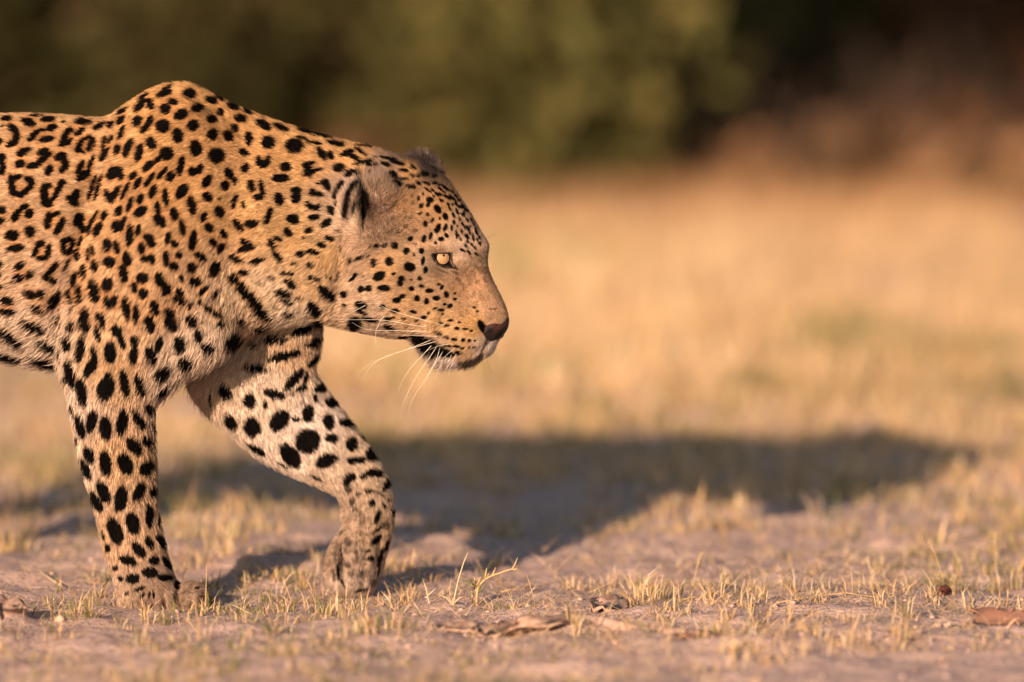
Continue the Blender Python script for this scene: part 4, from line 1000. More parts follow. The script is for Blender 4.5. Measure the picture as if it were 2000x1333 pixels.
def scatter(n, x0, x1, y0, y1, thr, fr, seed):
    x = rng.uniform(x0, x1, n); y = rng.uniform(y0, y1, n)
    d = fbm(x * fr, y * fr, 3, seed)
    ok = (d > thr) & feet_clear(x, y, 0.035)
    return x[ok], y[ok]

def wide(n, y0, y1, margin=1.25, pw=1.0):
    """points within the width that the lens can see at their distance, plus a margin for a step to the side"""
    y = y0 + (y1 - y0) * rng.random(n) ** pw
    hw = 0.667 * (CAM_D + y) / CAM_D * margin + 0.15
    return (rng.random(n) * 2 - 1) * hw, y

# short grazed turf round the leopard
x, y = scatter(6900, -1.6, 1.7, -2.1, 3.4, 0.50, 3.2, 61)
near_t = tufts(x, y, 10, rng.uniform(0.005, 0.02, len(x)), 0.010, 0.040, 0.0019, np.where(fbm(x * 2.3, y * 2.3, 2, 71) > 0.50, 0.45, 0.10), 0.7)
x, y = scatter(7900, -1.6, 1.7, -2.1, 3.4, 0.52, 4.0, 62)
near_s = tufts(x, y, 13, rng.uniform(0.006, 0.035, len(x)), 0.006, 0.02, 0.0014, np.where(fbm(x * 3.3, y * 3.3, 2, 74) > 0.5, 0.75, 0.2), 0.8)
# loose straw lying about, matted in places
def litter(n, fr, thr, seed, zmax, lmin, lmax):
    x = rng.uniform(-1.6, 1.7, n); y = rng.uniform(-2.1, 3.4, n)
    ok = (fbm(x * fr, y * fr, 3, seed) > thr) & feet_clear(x, y, 0.05); x = x[ok]; y = y[ok]; n = len(x)
    return blades(np.stack([x, y, ground_h(x, y) + 0.004 + zmax * rng.random(n)], 1), rng.uniform(lmin, lmax, n), rng.uniform(0.0008, 0.0019, n), rng.random(n) * 6.283, rng.uniform(1.1, 1.62, n), rng.uniform(-0.3, 0.3, n), gcol(n, np.full(n, 0.04)) * 1.05)
straw = litter(44000, 2.6, 0.52, 63, 0.010, 0.010, 0.05)
straw2 = litter(12000, 1.6, 0.42, 66, 0.003, 0.010, 0.07)
straw = tuple(np.concatenate([p, q + (len(straw[0]) if i == 1 else 0)]) for i, (p, q) in enumerate(zip(straw, straw2)))
stuff('grass', [near_t, near_s], 'short dry grass with green shoots growing from bare sand round the paws', 'grass')
stuff('straw', [straw], 'loose straw and broken stems littering the sand', 'straw')
# taller dry grass behind, thickening with distance
x, y = wide(10500, 3.0, 9.6, 1.95, 0.8)
ok = (fbm(x * 1.4, y * 1.4, 3, 64) > 0.55 - 0.27 * np.clip((y - 2.6) / 1.6, 0, 1)); x = x[ok]; y = y[ok]
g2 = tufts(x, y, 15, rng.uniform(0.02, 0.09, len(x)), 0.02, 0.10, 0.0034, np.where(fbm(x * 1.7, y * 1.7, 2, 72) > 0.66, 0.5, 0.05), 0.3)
x, y = wide(6200, 0.5, 3.6, 1.95)
ok = (fbm(x * 2.0, y * 2.0, 3, 65) > 0.48) & (rng.random(len(x)) < np.clip((y - 0.5) / 2.2, 0.03, 1)); x = x[ok]; y = y[ok]
g3 = tufts(x, y, 12, rng.uniform(0.015, 0.05, len(x)), 0.015, 0.06, 0.0026, np.where(fbm(x * 1.7, y * 1.7, 2, 73) > 0.55, 0.5, 0.12), 0.3)
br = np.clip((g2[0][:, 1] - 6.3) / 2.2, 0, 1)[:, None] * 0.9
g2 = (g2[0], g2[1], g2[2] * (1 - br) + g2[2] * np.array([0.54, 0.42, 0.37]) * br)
mo = (0.78 + 0.62 * fbm(g2[0][:, 0] * 0.9 + 5, g2[0][:, 1] * 0.7, 3, 91))[:, None]
gr = np.clip(fbm(g2[0][:, 0] * 1.1 + 9, g2[0][:, 1] * 0.8, 2, 92) * 3 - 1.75, 0, 0.22)[:, None]
g2 = (g2[0], g2[1], np.clip(g2[2] * mo * (1 - gr) + g2[2] * mo * np.array([0.62, 0.66, 0.5]) * gr, 0, 0.85))
x, y = wide(5200, 8.4, 15.0, 1.8)
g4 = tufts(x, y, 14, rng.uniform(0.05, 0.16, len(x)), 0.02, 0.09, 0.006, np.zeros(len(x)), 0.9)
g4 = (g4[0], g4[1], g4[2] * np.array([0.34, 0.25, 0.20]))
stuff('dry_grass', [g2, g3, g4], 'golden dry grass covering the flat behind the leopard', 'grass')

# ------------------------------------------------------------------ bushes of the thicket
def leaf_mat(name, cols, trans=0.2):
    m = NT(name); at = m.n('Attribute'); at.attribute_name = 'coat'
    df = m.n('BsdfDiffuse'); m.link(at.outputs['Color'], df.inputs['Color'])
    tr = m.n('BsdfTranslucent'); m.link(at.outputs['Color'], tr.inputs['Color'])
    ms = m.n('MixShader'); ms.inputs[0].default_value = trans
    m.link(df.outputs[0], ms.inputs[1]); m.link(tr.outputs[0], ms.inputs[2]); m.link(ms.outputs[0], m.out.inputs[0])
    return m.mat
LEAF = leaf_mat('leaf', None)
m = NT('bark'); tc = m.n('TexCoord'); nn_ = m.n('TexNoise', Scale=14.0, Detail=4.0); m.link(tc.outputs['Object'], nn_.inputs['Vector'])
bs = m.n('BsdfPrincipled', Roughness=0.9); m.link(m.ramp(nn_.outputs['Fac'], [(0.3, (0.045, 0.028, 0.018)), (0.7, (0.10, 0.06, 0.04))]), bs.inputs['Base Color']); m.link(bs.outputs[0], m.out.inputs[0])
BARK = m.mat

def bush(name, label, x, y, rx, ry, h, pal, n_leaf, size, cat='bush', low=0.0, group=None):
    z0 = float(ground_h(np.array([x]), np.array([y]))[0])
    root = empty(name, (x, y, z0)); tag(root, label, cat, group)
    # stems
    parts = []; tips = []
    ns = 9
    for i in range(ns):
        a = 2 * math.pi * (i + random.random() * 0.7) / ns
        r = random.uniform(0.35, 0.9)
        p = [(0.06 * math.cos(a), 0.06 * math.sin(a), -0.05)]
        for k in range(1, 5):
            t = k / 4
            p.append((rx * r * math.cos(a) * t ** 1.2 + random.uniform(-.06, .06), ry * r * math.sin(a) * t ** 1.2 + random.uniform(-.06, .06), h * 0.85 * t))
        parts.append(tube(p, [0.014 * (1 - 0.8 * k / 4) * (0.6 + 0.25 * h) for k in range(5)], 6))
        tips += p[1:]
        for k in range(3):
            q = p[random.randint(1, 3)]
            b = random.uniform(0, 6.28); l = random.uniform(0.25, 0.6) * rx
            e = (q[0] + math.cos(b) * l, q[1] + math.sin(b) * l, q[2] + random.uniform(-0.1, 0.35))
            parts.append(tube([q, ((q[0] + e[0]) / 2, (q[1] + e[1]) / 2, (q[2] + e[2]) / 2 + 0.05), e], [0.005, 0.004, 0.002], 5)); tips.append(e)
    v, f = merge(parts)
    o = mesh_obj('trunk', v, f, BARK, root)
    # leaf clumps through the crown's volume
    nc = max(26, int(60 * rx * ry))
    a = rng.random(nc) * 6.283; rr = rng.random(nc) ** 0.45
    cc = np.stack([np.cos(a) * rr * rx, np.sin(a) * rr * ry, np.zeros(nc)], 1)
    t = rng.random(nc)
    cc[:, 2] = h * (low + (1 - low) * t)
    prof = np.sqrt(np.clip(1 - ((cc[:, 2] / h - 0.42) / 0.6) ** 2, 0.12, 1)); cc[:, :2] *= prof[:, None]
    cs = rng.uniform(0.10, 0.24, nc) * (0.7 + 0.25 * h) * min(1.0, 2.2 * h)
    tone_ = np.exp(rng.normal(0, 0.38, nc))
    i = rng.integers(0, nc, n_leaf)
    P = cc[i] + rng.normal(0, 1, (n_leaf, 3)) * cs[i][:, None] * 0.62
    P[:, 2] = np.abs(P[:, 2])
    u = rng.normal(0, 1, (n_leaf, 3)); u /= np.linalg.norm(u, axis=1)[:, None]
    w = np.cross(u, rng.normal(0, 1, (n_leaf, 3))); w /= np.linalg.norm(w, axis=1)[:, None]
    s = size * rng.uniform(0.6, 1.4, n_leaf)
    u *= s[:, None]; w *= (s * 0.42)[:, None]
    V = np.stack([P - u, P + w, P + u, P - w], 1).reshape(-1, 3)
    F = np.arange(n_leaf * 4).reshape(-1, 4)
    pal = np.array(pal)
    c = pal[rng.integers(0, len(pal), n_leaf)] * (tone_[i] * np.exp(rng.normal(0, 0.2, n_leaf)))[:, None]
    mesh_obj('crown', V, F, LEAF, root, False, np.repeat(c, 4, 0))
    return root

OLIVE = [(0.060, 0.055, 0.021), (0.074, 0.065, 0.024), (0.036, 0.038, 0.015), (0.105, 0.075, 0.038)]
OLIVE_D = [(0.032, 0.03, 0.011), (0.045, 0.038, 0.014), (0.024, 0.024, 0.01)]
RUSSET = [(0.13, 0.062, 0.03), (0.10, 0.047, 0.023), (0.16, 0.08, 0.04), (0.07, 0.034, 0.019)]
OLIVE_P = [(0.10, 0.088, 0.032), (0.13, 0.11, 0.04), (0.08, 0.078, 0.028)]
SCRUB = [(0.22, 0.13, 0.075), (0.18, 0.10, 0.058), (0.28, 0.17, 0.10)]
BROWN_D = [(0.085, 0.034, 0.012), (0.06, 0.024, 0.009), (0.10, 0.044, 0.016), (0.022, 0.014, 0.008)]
def at_px(px, y):
    return float(unproject(px, 500, y)[0][0])
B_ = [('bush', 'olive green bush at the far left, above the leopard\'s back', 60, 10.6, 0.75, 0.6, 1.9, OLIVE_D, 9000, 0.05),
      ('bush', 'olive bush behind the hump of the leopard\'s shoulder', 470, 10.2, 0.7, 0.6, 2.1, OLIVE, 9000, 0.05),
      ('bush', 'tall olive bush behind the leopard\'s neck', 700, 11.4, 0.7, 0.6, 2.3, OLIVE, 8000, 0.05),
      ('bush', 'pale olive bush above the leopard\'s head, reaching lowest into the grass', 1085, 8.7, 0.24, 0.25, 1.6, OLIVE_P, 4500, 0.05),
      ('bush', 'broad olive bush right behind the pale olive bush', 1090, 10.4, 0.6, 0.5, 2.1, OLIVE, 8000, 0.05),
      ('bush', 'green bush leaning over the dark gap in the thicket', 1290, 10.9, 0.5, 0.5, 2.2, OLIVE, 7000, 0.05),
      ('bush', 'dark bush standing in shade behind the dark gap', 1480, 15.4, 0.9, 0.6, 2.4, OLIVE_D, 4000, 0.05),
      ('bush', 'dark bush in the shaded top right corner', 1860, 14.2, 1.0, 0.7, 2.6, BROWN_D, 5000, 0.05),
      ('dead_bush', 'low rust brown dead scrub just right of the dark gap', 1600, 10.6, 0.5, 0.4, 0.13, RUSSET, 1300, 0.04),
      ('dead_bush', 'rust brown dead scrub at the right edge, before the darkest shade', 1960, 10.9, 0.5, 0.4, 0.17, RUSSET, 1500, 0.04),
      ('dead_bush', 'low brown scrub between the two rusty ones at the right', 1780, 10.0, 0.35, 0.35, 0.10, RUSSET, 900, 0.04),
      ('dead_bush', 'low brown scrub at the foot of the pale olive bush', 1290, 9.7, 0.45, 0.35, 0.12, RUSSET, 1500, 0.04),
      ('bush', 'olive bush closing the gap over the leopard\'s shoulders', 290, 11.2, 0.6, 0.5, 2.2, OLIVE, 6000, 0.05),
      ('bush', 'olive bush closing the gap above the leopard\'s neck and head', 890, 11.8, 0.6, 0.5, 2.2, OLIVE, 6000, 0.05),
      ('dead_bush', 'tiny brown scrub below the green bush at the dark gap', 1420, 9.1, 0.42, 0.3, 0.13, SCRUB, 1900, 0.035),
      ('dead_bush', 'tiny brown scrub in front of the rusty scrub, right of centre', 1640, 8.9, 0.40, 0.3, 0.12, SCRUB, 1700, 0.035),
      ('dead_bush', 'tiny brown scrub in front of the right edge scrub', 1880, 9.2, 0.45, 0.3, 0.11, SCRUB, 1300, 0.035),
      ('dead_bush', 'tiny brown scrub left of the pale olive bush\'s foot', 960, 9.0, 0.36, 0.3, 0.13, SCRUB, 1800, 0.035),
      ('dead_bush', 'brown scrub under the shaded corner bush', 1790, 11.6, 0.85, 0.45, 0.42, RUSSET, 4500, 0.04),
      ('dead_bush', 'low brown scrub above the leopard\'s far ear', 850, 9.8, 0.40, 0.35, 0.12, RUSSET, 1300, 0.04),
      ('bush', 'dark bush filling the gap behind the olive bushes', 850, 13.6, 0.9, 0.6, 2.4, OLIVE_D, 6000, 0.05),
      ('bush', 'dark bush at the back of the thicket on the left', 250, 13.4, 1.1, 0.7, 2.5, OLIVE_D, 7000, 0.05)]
for nm, lb, px, y, rx, ry, h, pal, nl, sz in B_:
    bush(nm, lb, at_px(px, y), y, rx, ry, h, pal, nl, sz, 'bush')
# the far wood closes the view behind them
n = 42000
P = np.stack([rng.uniform(-14, 14, n), rng.uniform(17.0, 20, n), rng.random(n) ** 0.8 * 6.5], 1)
P[:, 1] += 0.9 * np.sin(P[:, 0] * 1.3)
u = rng.normal(0, 1, (n, 3)); u /= np.linalg.norm(u, axis=1)[:, None]; w = np.cross(u, rng.normal(0, 1, (n, 3))); w /= np.linalg.norm(w, axis=1)[:, None]
s = rng.uniform(0.07, 0.16, n)
V = np.stack([P - u * s[:, None], P + w * s[:, None] * 0.6, P + u * s[:, None], P - w * s[:, None] * 0.6], 1).reshape(-1, 3)
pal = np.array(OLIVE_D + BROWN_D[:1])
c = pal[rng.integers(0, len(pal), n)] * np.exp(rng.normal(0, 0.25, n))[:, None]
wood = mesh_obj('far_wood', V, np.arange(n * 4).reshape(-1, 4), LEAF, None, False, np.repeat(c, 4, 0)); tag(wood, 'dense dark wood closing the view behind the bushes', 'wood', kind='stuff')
# ------------------------------------------------------------------ single things lying and standing on the sand
STALK = plain('dry_stalk', (0.52, 0.34, 0.17), 0.6, 0.2)
PALE = plain('pale_stalk', (0.56, 0.42, 0.27), 0.6, 0.2)
GREENB = plain('green_blade', (0.16, 0.17, 0.07), 0.6, 0.2)
m = NT('old_bark'); tc = m.n('TexCoord'); nn_ = m.n('TexNoise', Scale=60.0, Detail=5.0); m.link(tc.outputs['Object'], nn_.inputs['Vector'])
bp = m.n('Bump', Strength=0.8, Distance=0.004); m.link(nn_.outputs['Fac'], bp.inputs['Height'])
bs = m.n('BsdfPrincipled', Roughness=0.9); m.link(m.ramp(nn_.outputs['Fac'], [(0.3, (0.20, 0.11, 0.08)), (0.5, (0.38, 0.235, 0.175)), (0.72, (0.52, 0.36, 0.28))]), bs.inputs['Base Color']); m.link(bp.outputs[0], bs.inputs['Normal']); m.link(bs.outputs[0], m.out.inputs[0])
OLDBARK = m.mat
m = NT('grey_wood'); tc = m.n('TexCoord'); nn_ = m.n('TexNoise', Scale=35.0, Detail=5.0); m.link(tc.outputs['Object'], nn_.inputs['Vector'])
bs = m.n('BsdfPrincipled', Roughness=0.9); m.link(m.ramp(nn_.outputs['Fac'], [(0.3, (0.30, 0.19, 0.155)), (0.7, (0.46, 0.31, 0.255))]), bs.inputs['Base Color']); m.link(bs.outputs[0], m.out.inputs[0])
GREYWOOD = m.mat
DEADLEAF = plain('dead_leaf', (0.36, 0.18, 0.125), 0.7, 0.2)
REDLEAF = plain('red_leaf', (0.16, 0.045, 0.025), 0.6, 0.2)
STONE = plain('stone', (0.52, 0.38, 0.30), 0.9, 0.1)

def gz(p): return float(ground_h(np.array([p[0]]), np.array([p[1]]))[0])
def foot_of(px, py):
    p = on_ground(px, py)
    for _ in range(4):
        p = on_ground(px, py, gz(p))
    return p
def standing(pts, base):
    """points of the photograph on the upright plane through the base point's foot"""
    b = foot_of(*base)
    return [tuple(unproject(p[0], p[1], b[1])[0]) for p in pts], b
def rel(pts, o): return [(p[0] - o[0], p[1] - o[1], p[2] - o[2]) for p in pts]

def stalk(label, base, pts, w=2.0, mat=None, seeds=True):
    P, b = standing(pts, base)
    b[2] = gz(b)
    P = [(b[0], b[1], b[2] - 0.006)] + P
    r0 = 0.8 * w / 2 / S
    P = rel(P, b)
    n = len(P)
    root = empty('grass_stalk', tuple(b)); tag(root, label, 'grass stalk')
    v, f = tube(P, [r0 * (1 - 0.55 * i / (n - 1)) for i in range(n)], 5)
    mesh_obj('stem', v, f, mat or STALK, root)
    parts = []
    for k in range(4):
        a = random.uniform(0, 6.28); l = random.uniform(0.008, 0.02)
        parts.append(tube([(0, 0, 0), (math.cos(a) * l * 0.6, math.sin(a) * l * 0.6, l * 0.6), (math.cos(a) * l * 1.2, math.sin(a) * l * 1.2, l * 0.8)], [r0 * 0.8, r0 * 0.6, r0 * 0.2], 4))
    v, f = merge(parts); mesh_obj('leaf', v, f, random.choice([GREENB, mat or STALK]), root)
    if seeds:
        parts = []
        t = Vector(P[-1]); d = (t - Vector(P[-2])).normalized()
        for k in range(5):
            s_ = random.choice((-1, 1)); q = t - d * (0.004 + 0.0035 * k)
            parts.append(tube([q, q + d * 0.003 + Vector((s_ * 0.0018, random.uniform(-.001, .001), 0)), q + d * 0.0065 + Vector((s_ * 0.0015, 0, 0))], [r0 * 0.5, r0 * 0.8, r0 * 0.15], 4))
        v, f = merge(parts); mesh_obj('seed_head', v, f, mat or STALK, root)
    return root
stalk('thick golden stalk leaning right, just left of the branched twig', (884, 1182), [(888, 1165), (896, 1130), (906, 1098), (914, 1080)], 5.0, PALE, False)
stalk('thin straw coloured stalk standing between the branched twig and the bark', (1045, 1190), [(1043, 1170), (1036, 1145), (1028, 1121)], 2.4, STALK, False)
stalk('curved thin stalk bending right at its tip, above the fallen stick', (1241, 1140), [(1240, 1118), (1246, 1102), (1262, 1087)], 1.6, STALK, False)
stalk('upright golden stalk with a dark tip, standing alone right of the bent stalk', (1352, 1152), [(1357, 1128), (1363, 1100), (1370, 1079)], 3.2)
stalk('pale forked stalk standing behind the longest fallen straw', (1702, 1152), [(1703, 1125), (1699, 1105), (1694, 1088)], 2.6, PALE)
stalk('tall leaning stalk with a green joint near the right edge', (1842, 1145), [(1836, 1110), (1826, 1082), (1814, 1054)], 2.8)
stalk('short stalk leaning left over the dark red leaf', (1836, 1172), [(1826, 1152), (1815, 1132), (1802, 1113)], 2.2, PALE, False)
stalk('tallest seeding stalk, thin and upright at the right edge', (1951, 1142), [(1946, 1110), (1945, 1078), (1943, 1040)], 2.0, PALE)
stalk('straw coloured stalk standing in front of the planted paw\'s toes', (401, 1198), [(402, 1165), (403, 1130), (404, 1101)], 3.0, STALK, False)
stalk('thin stalk leaning right, behind the planted foreleg', (178, 1142), [(182, 1115), (188, 1092), (193, 1074)], 2.2, PALE, False)
stalk('orange stalk in the dark shadow right of the planted paw', (616, 1180), [(612, 1160), (604, 1140), (598, 1130)], 3.0, STALK, False)
stalk('stalk leaning left right of the planted paw', (574, 1188), [(566, 1165), (556, 1138), (550, 1128)], 2.6, STALK, False)
stalk('blurred upright stalk at the lower edge of the big shadow', (1372, 1030), [(1372, 1000), (1373, 960), (1373, 922)], 4.0, STALK, False)
stalk('blurred pale stalk inside the big shadow', (1540, 990), [(1540, 950), (1541, 915), (1541, 880)], 4.0, PALE, False)

# the branched twig
b = foot_of(930, 1182); b[2] = gz(b)
def tw(*pts): return rel([tuple(unproject(650 + x / 2.857, 1000 + z / 2.857, b[1] + dy)[0]) for x, z, dy in pts], b)
twig = empty('branched_twig', tuple(b)); tag(twig, 'dry branched twig with a crooked side arm, standing right of the raised paw', 'twig')
v, f = tube([(0, 0, -0.01)] + tw((803, 480, 0), (805, 450, 0), (812, 415, 0), (850, 376, -.004), (890, 356, -.006), (960, 331, -.008), (1000, 320, -.01), (1018, 290, -.01), (1031, 256, -.01)), [0.0018, 0.0018, 0.0017, 0.0015, 0.0013, 0.0011, 0.001, 0.001, 0.0009, 0.0005], 6)
mesh_obj('stem', v, f, STALK, twig)
for pts_ in [((850, 376, -.004), (853, 350, -.006), (858, 315, -.007)), ((890, 356, -.006), (900, 334, 0), (909, 309, 0.002)), ((1000, 320, -.01), (1015, 322, -.012), (1029, 318, -.014)), ((806, 450, 0), (792, 425, .004), (770, 405, .006)), ((782, 525, 0.004), (779, 480, 0.004), (775, 440, 0.004))]:
    v, f = tube(tw(*pts_), [0.0014, 0.0011, 0.0006], 5); mesh_obj('side_shoot', v, f, STALK, twig)
for pts_ in [((806, 455, 0), (838, 425, -.004), (856, 398, -.006)), ((800, 470, 0), (766, 448, .004), (742, 430, .006)), ((850, 376, -.004), (868, 352, -.002), (876, 340, 0)), ((790, 430, .002), (770, 385, .002), (768, 368, .004)), ((800, 420, -.002), (820, 380, -.004), (826, 362, -.006)), ((785, 420, .006), (745, 395, .006), (705, 400, .008)), ((795, 415, -.006), (752, 378, -.006), (728, 370, -.008)), ((800, 430, 0), (796, 385, 0), (786, 360, 0)), ((815, 440, 0), (820, 425, -.002), (818, 405, -.003))]:
    v, f = tube(tw(*pts_), [0.0012, 0.0011, 0.0003], 4); mesh_obj('leaf', v, f, GREENB if pts_[2][1] > 363 else STALK, twig)

def straw_thing(label, pts, w=2.4, mat=None):
    P = [foot_of(*p) for p in pts]
    for p in P: p[2] = gz(p) + 0.004
    o = P[0].copy()
    q = rel([tuple(p) for p in P], o)
    # lift the middle a little
    q = [(a, b_, c + 0.0015 * math.sin(math.pi * i / (len(q) - 1))) for i, (a, b_, c) in enumerate(q)]
    v, f = tube(q, [0.8 * w / 2 / S * (1 - 0.3 * i / len(q)) for i in range(len(q))], 5)
    ob = mesh_obj('fallen_straw', v, f, mat or STALK, None, True, None, tuple(o)); tag(ob, label, 'straw')
straw_thing('longest fallen straw, bent in the middle, on bare sand at the right', [(1517, 1181), (1580, 1172), (1650, 1166), (1713, 1174)], 3.4)
straw_thing('long straw lying flat at the left end of the straw litter', [(1324, 1176), (1400, 1170), (1468, 1165), (1497, 1156)], 2.6)
straw_thing('straw lying behind the bare patch under the forked stalk', [(1590, 1158), (1636, 1146), (1700, 1146), (1751, 1148)], 2.4, PALE)
straw_thing('thick orange straw lying in the sun right of the twig', [(979, 1162), (1016, 1157), (1056, 1151)], 5.0)
straw_thing('pale straw lying across the sand left of the planted paw', [(65, 1128), (90, 1140), (118, 1150)], 4.0, PALE)
straw_thing('short pale straw in front of the planted paw', [(272, 1207), (290, 1204), (306, 1201)], 3.2, PALE)

def slab(name, label, cat, pts, width, thick, mat, curl=0.5, seed=0):
    """a curled flake of bark or leaf along a line on the ground"""
    P = [foot_of(*p) for p in pts]
    L = 14; Wn = 6
    t = np.linspace(0, len(P) - 1, L)
    ctr = np.stack([np.interp(t, np.arange(len(P)), [p[a] for p in P]) for a in (0, 1)], 1)
    z = ground_h(ctr[:, 0], ctr[:, 1])
    o = np.array([ctr[0, 0], ctr[0, 1], z[0]])
    top = []; bot = []
    for i in range(L):
        d = ctr[min(i + 1, L - 1)] - ctr[max(i - 1, 0)]; d /= np.linalg.norm(d) + 1e-9
        s_ = np.array([-d[1], d[0]])
        e = math.sin(math.pi * (0.12 + 0.76 * i / (L - 1)))
        w = width * e ** 0.6 * (0.45 + 1.0 * vnoise(np.array([i * 1.3]), np.array([seed + 0.5]), 3)[0])
        for j in range(Wn):
            c = (j / (Wn - 1) - 0.5) * 2
            h = 0.004 + thick * (1.2 + curl * (1 - c * c)) * e + 1.6 * min(thick, 0.006) * (vnoise(np.array([i * 1.1 + seed]), np.array([j * 0.9]), 5)[0] - 0.5) * 2
            p = ctr[i] + s_ * (c * w * 0.5 + 0.4 * width * (vnoise(np.array([i * 0.7]), np.array([seed + 7.5]), 6)[0] - 0.5)) + d * 0.25 * width * (vnoise(np.array([i * 0.9]), np.array([j * 1.4 + seed]), 7)[0] - 0.5)
            top.append((p[0], p[1], z[i] + h)); bot.append((p[0], p[1], z[i] + h - thick))
    V = np.array(top + bot) - o; n = L * Wn; F = []
    for i in range(L - 1):
        for j in range(Wn - 1):
            a = i * Wn + j; F.append((a, a + Wn, a + Wn + 1, a + 1)); F.append((n + a, n + a + 1, n + a + Wn + 1, n + a + Wn))
    edge = [i * Wn for i in range(L)] + [(L - 1) * Wn + j for j in range(1, Wn)] + [i * Wn + Wn - 1 for i in range(L - 2, -1, -1)] + [j for j in range(Wn - 2, 0, -1)]
    for a, b_ in zip(edge, edge[1:] + edge[:1]): F.append((a, b_, n + b_, n + a))
    ob = mesh_obj(name, V, F, mat, None, True, None, tuple(o)); return tag(ob, label, cat)
slab('bark_piece', 'long reddish brown bark flake lying in front of the branched twig', 'bark', [(866, 1222), (920, 1236), (975, 1240), (1015, 1234)], 0.07, 0.004, OLDBARK, 0.9, 1)
slab('bark_piece', 'dark curled bark flake touching the left end of the fallen stick', 'bark', [(1005, 1240), (1050, 1238), (1108, 1212)], 0.07, 0.004, OLDBARK, 1.2, 7)
slab('bark_piece', 'small split bark chip behind the fallen stick', 'bark', [(1160, 1198), (1190, 1196), (1218, 1186)], 0.05, 0.005, OLDBARK, 1.0, 13)
slab('bark_piece', 'brown bark chunk cut off by the left edge', 'bark', [(-28, 1208), (0, 1206), (22, 1204)], 0.05, 0.009, OLDBARK, 0.6, 17)
slab('dead_leaf', 'orange brown dead leaf lying in front of the right end of the fallen stick', 'leaf', [(1335, 1248), (1372, 1250), (1412, 1252)], 0.05, 0.002, DEADLEAF, 1.0, 23)
slab('dead_leaf', 'broad reddish dead leaf at the right edge', 'leaf', [(1925, 1214), (1965, 1212), (2010, 1216)], 0.07, 0.003, DEADLEAF, 0.8, 29)
slab('dead_leaf', 'small dark red leaf under the leaning stalk at the right', 'leaf', [(1832, 1168), (1842, 1164), (1853, 1160)], 0.02, 0.002, REDLEAF, 2.0, 31)
# fallen stick
P = [foot_of(*p) for p in [(1122, 1226), (1180, 1231), (1250, 1238), (1330, 1242), (1402, 1244)]]
o = P[0].copy(); o[2] = gz(o)
q = [(p[0] - o[0], p[1] - o[1], gz(p) + 0.001 - o[2]) for p in P]
stick = empty('fallen_stick', tuple(o)); tag(stick, 'thick grey weathered stick half sunk in the sand', 'stick')
v, f = tube(q, [0.0075, 0.009, 0.0095, 0.0085, 0.006], 9); mesh_obj('stem', v, f, GREYWOOD, stick)
v, f = tube([q[2], (q[2][0] + 0.02, q[2][1] - 0.012, q[2][2] + 0.012)], [0.0045, 0.002], 6); mesh_obj('side_shoot', v, f, GREYWOOD, stick)

def rock(name, label, px, py, r, mat, sq=0.7, seed=0):
    b = foot_of(px, py); b[2] = gz(b)
    V = []; F = []; nr, ns = 7, 12
    for i in range(nr + 1):
        th = math.pi * i / nr
        for k in range(ns):
            w = 2 * math.pi * k / ns
            d = np.array([math.sin(th) * math.cos(w), math.sin(th) * math.sin(w), math.cos(th)])
            rr = r * (0.75 + 0.5 * fbm(np.array([d[0] * 1.3 + seed + d[2]]), np.array([d[1] * 1.3 + 4]), 2, 8)[0])
            V.append((d[0] * rr, d[1] * rr, d[2] * rr * sq + r * 0.25))
    for i in range(nr):
        for k in range(ns): F.append((i * ns + k, (i + 1) * ns + k, (i + 1) * ns + (k + 1) % ns, i * ns + (k + 1) % ns))
    ob = mesh_obj(name, V, F, mat, None, True, None, tuple(b)); return tag(ob, label, 'stone')
rock('stone', 'blurred pinkish stone behind the right part of the big shadow', 1684, 850, 0.024, STONE, 0.9, 3)
rock('stone', 'small pale stone in the blurred foreground at the right', 1438, 1268, 0.009, STONE, 0.8, 9)
rock('stone', 'small pale stone left of the planted paw', 116, 1219, 0.007, STONE, 0.8, 14)
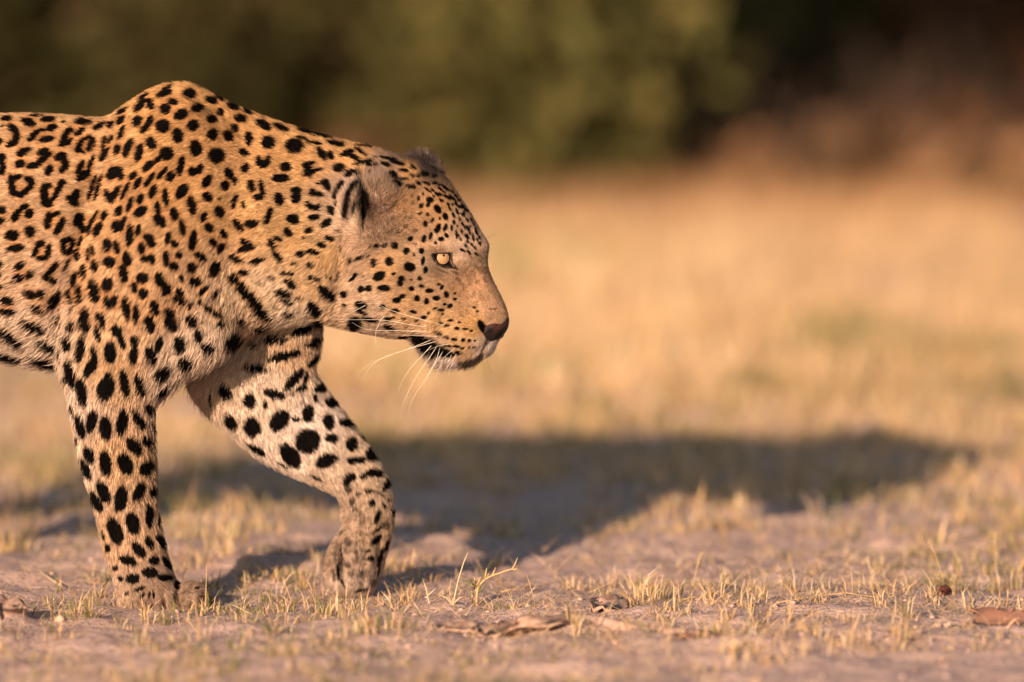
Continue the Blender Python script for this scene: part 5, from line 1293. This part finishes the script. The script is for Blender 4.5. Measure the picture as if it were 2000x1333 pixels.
# sand clods, too many to count
n = 5200
x = rng.uniform(-1.3, 1.4, n); y = rng.uniform(-2.1, 3.5, n)
ok = feet_clear(x, y, 0.05) & (fbm(x * 2.2, y * 2.2, 3, 81) > 0.44); x = x[ok]; y = y[ok]; n = len(x)
r = 0.0016 + 0.0042 * rng.random(n) ** 3.0
octa = np.array([(1, 0, 0), (-1, 0, 0), (0, 1, 0), (0, -1, 0), (0, 0, 1), (0, 0, -1)], float)
of = np.array([(0, 2, 4), (2, 1, 4), (1, 3, 4), (3, 0, 4), (2, 0, 5), (1, 2, 5), (3, 1, 5), (0, 3, 5)])
V = octa[None] * (r[:, None, None] * rng.uniform(0.7, 1.4, (n, 6, 1))) * np.array([1, 1, 0.7]) + np.stack([x, y, ground_h(x, y) + r * 0.25], 1)[:, None, :]
F = (np.arange(n)[:, None, None] * 6 + of[None]).reshape(-1, 3)
cl = mesh_obj('clods', V.reshape(-1, 3), F, ground.data.materials[0], None, False); tag(cl, 'small clods of dry sand strewn over the ground', 'clods', kind='stuff')

# single clumps of grass that stand out of the blur
def tuft_thing(label, px, py, n, hgt, rad, green, wid=0.004):
    b = foot_of(px, py); b[2] = gz(b)
    a = rng.random(n) * 6.283; r = np.sqrt(rng.random(n)) * rad
    base = np.stack([np.cos(a) * r, np.sin(a) * r, np.zeros(n)], 1)
    V, F, C = blades(base, rng.uniform(0.5, 1.0, n) * hgt, wid * rng.uniform(0.6, 1.3, n), a + rng.normal(0, 0.8, n), np.abs(rng.normal(0, 0.22, n)) + 0.05, rng.uniform(0, 0.5, n), gcol(n, np.full(n, green)))
    ob = mesh_obj('grass_tuft', V, F, GRASS, None, False, C, tuple(b)); return tag(ob, label, 'grass tuft')
tuft_thing('blurred green tuft standing alone far behind, right of the leopard\'s muzzle', 1622, 705, 90, 0.13, 0.035, 0.85)
tuft_thing('dark green blurred tuft lower and left of the lone green tuft', 1492, 775, 80, 0.08, 0.05, 0.8)
tuft_thing('small olive tuft just above the far edge of the big shadow', 1155, 815, 70, 0.07, 0.03, 0.7)
tuft_thing('green and straw tuft at the right edge, round the tallest seeding stalk', 1975, 1150, 60, 0.035, 0.03, 0.6, 0.002)
tuft_thing('green low tuft round the leaning stalk with the green joint', 1860, 1155, 60, 0.022, 0.035, 0.65, 0.002)
tuft_thing('straw tuft with green shoots right of the bark flakes', 1275, 1172, 60, 0.03, 0.03, 0.35, 0.0018)
tuft_thing('low green tuft behind the long bark flake', 985, 1196, 70, 0.018, 0.04, 0.6, 0.0018)
tuft_thing('straw tuft in front of the planted paw', 300, 1212, 26, 0.026, 0.026, 0.3, 0.0022)
tuft_thing('tall straw tuft between the two forepaws', 660, 1196, 24, 0.042, 0.05, 0.15, 0.0024)
tuft_thing('blurred straw and green tuft in front, below the raised paw', 735, 1240, 70, 0.035, 0.05, 0.35, 0.0024)
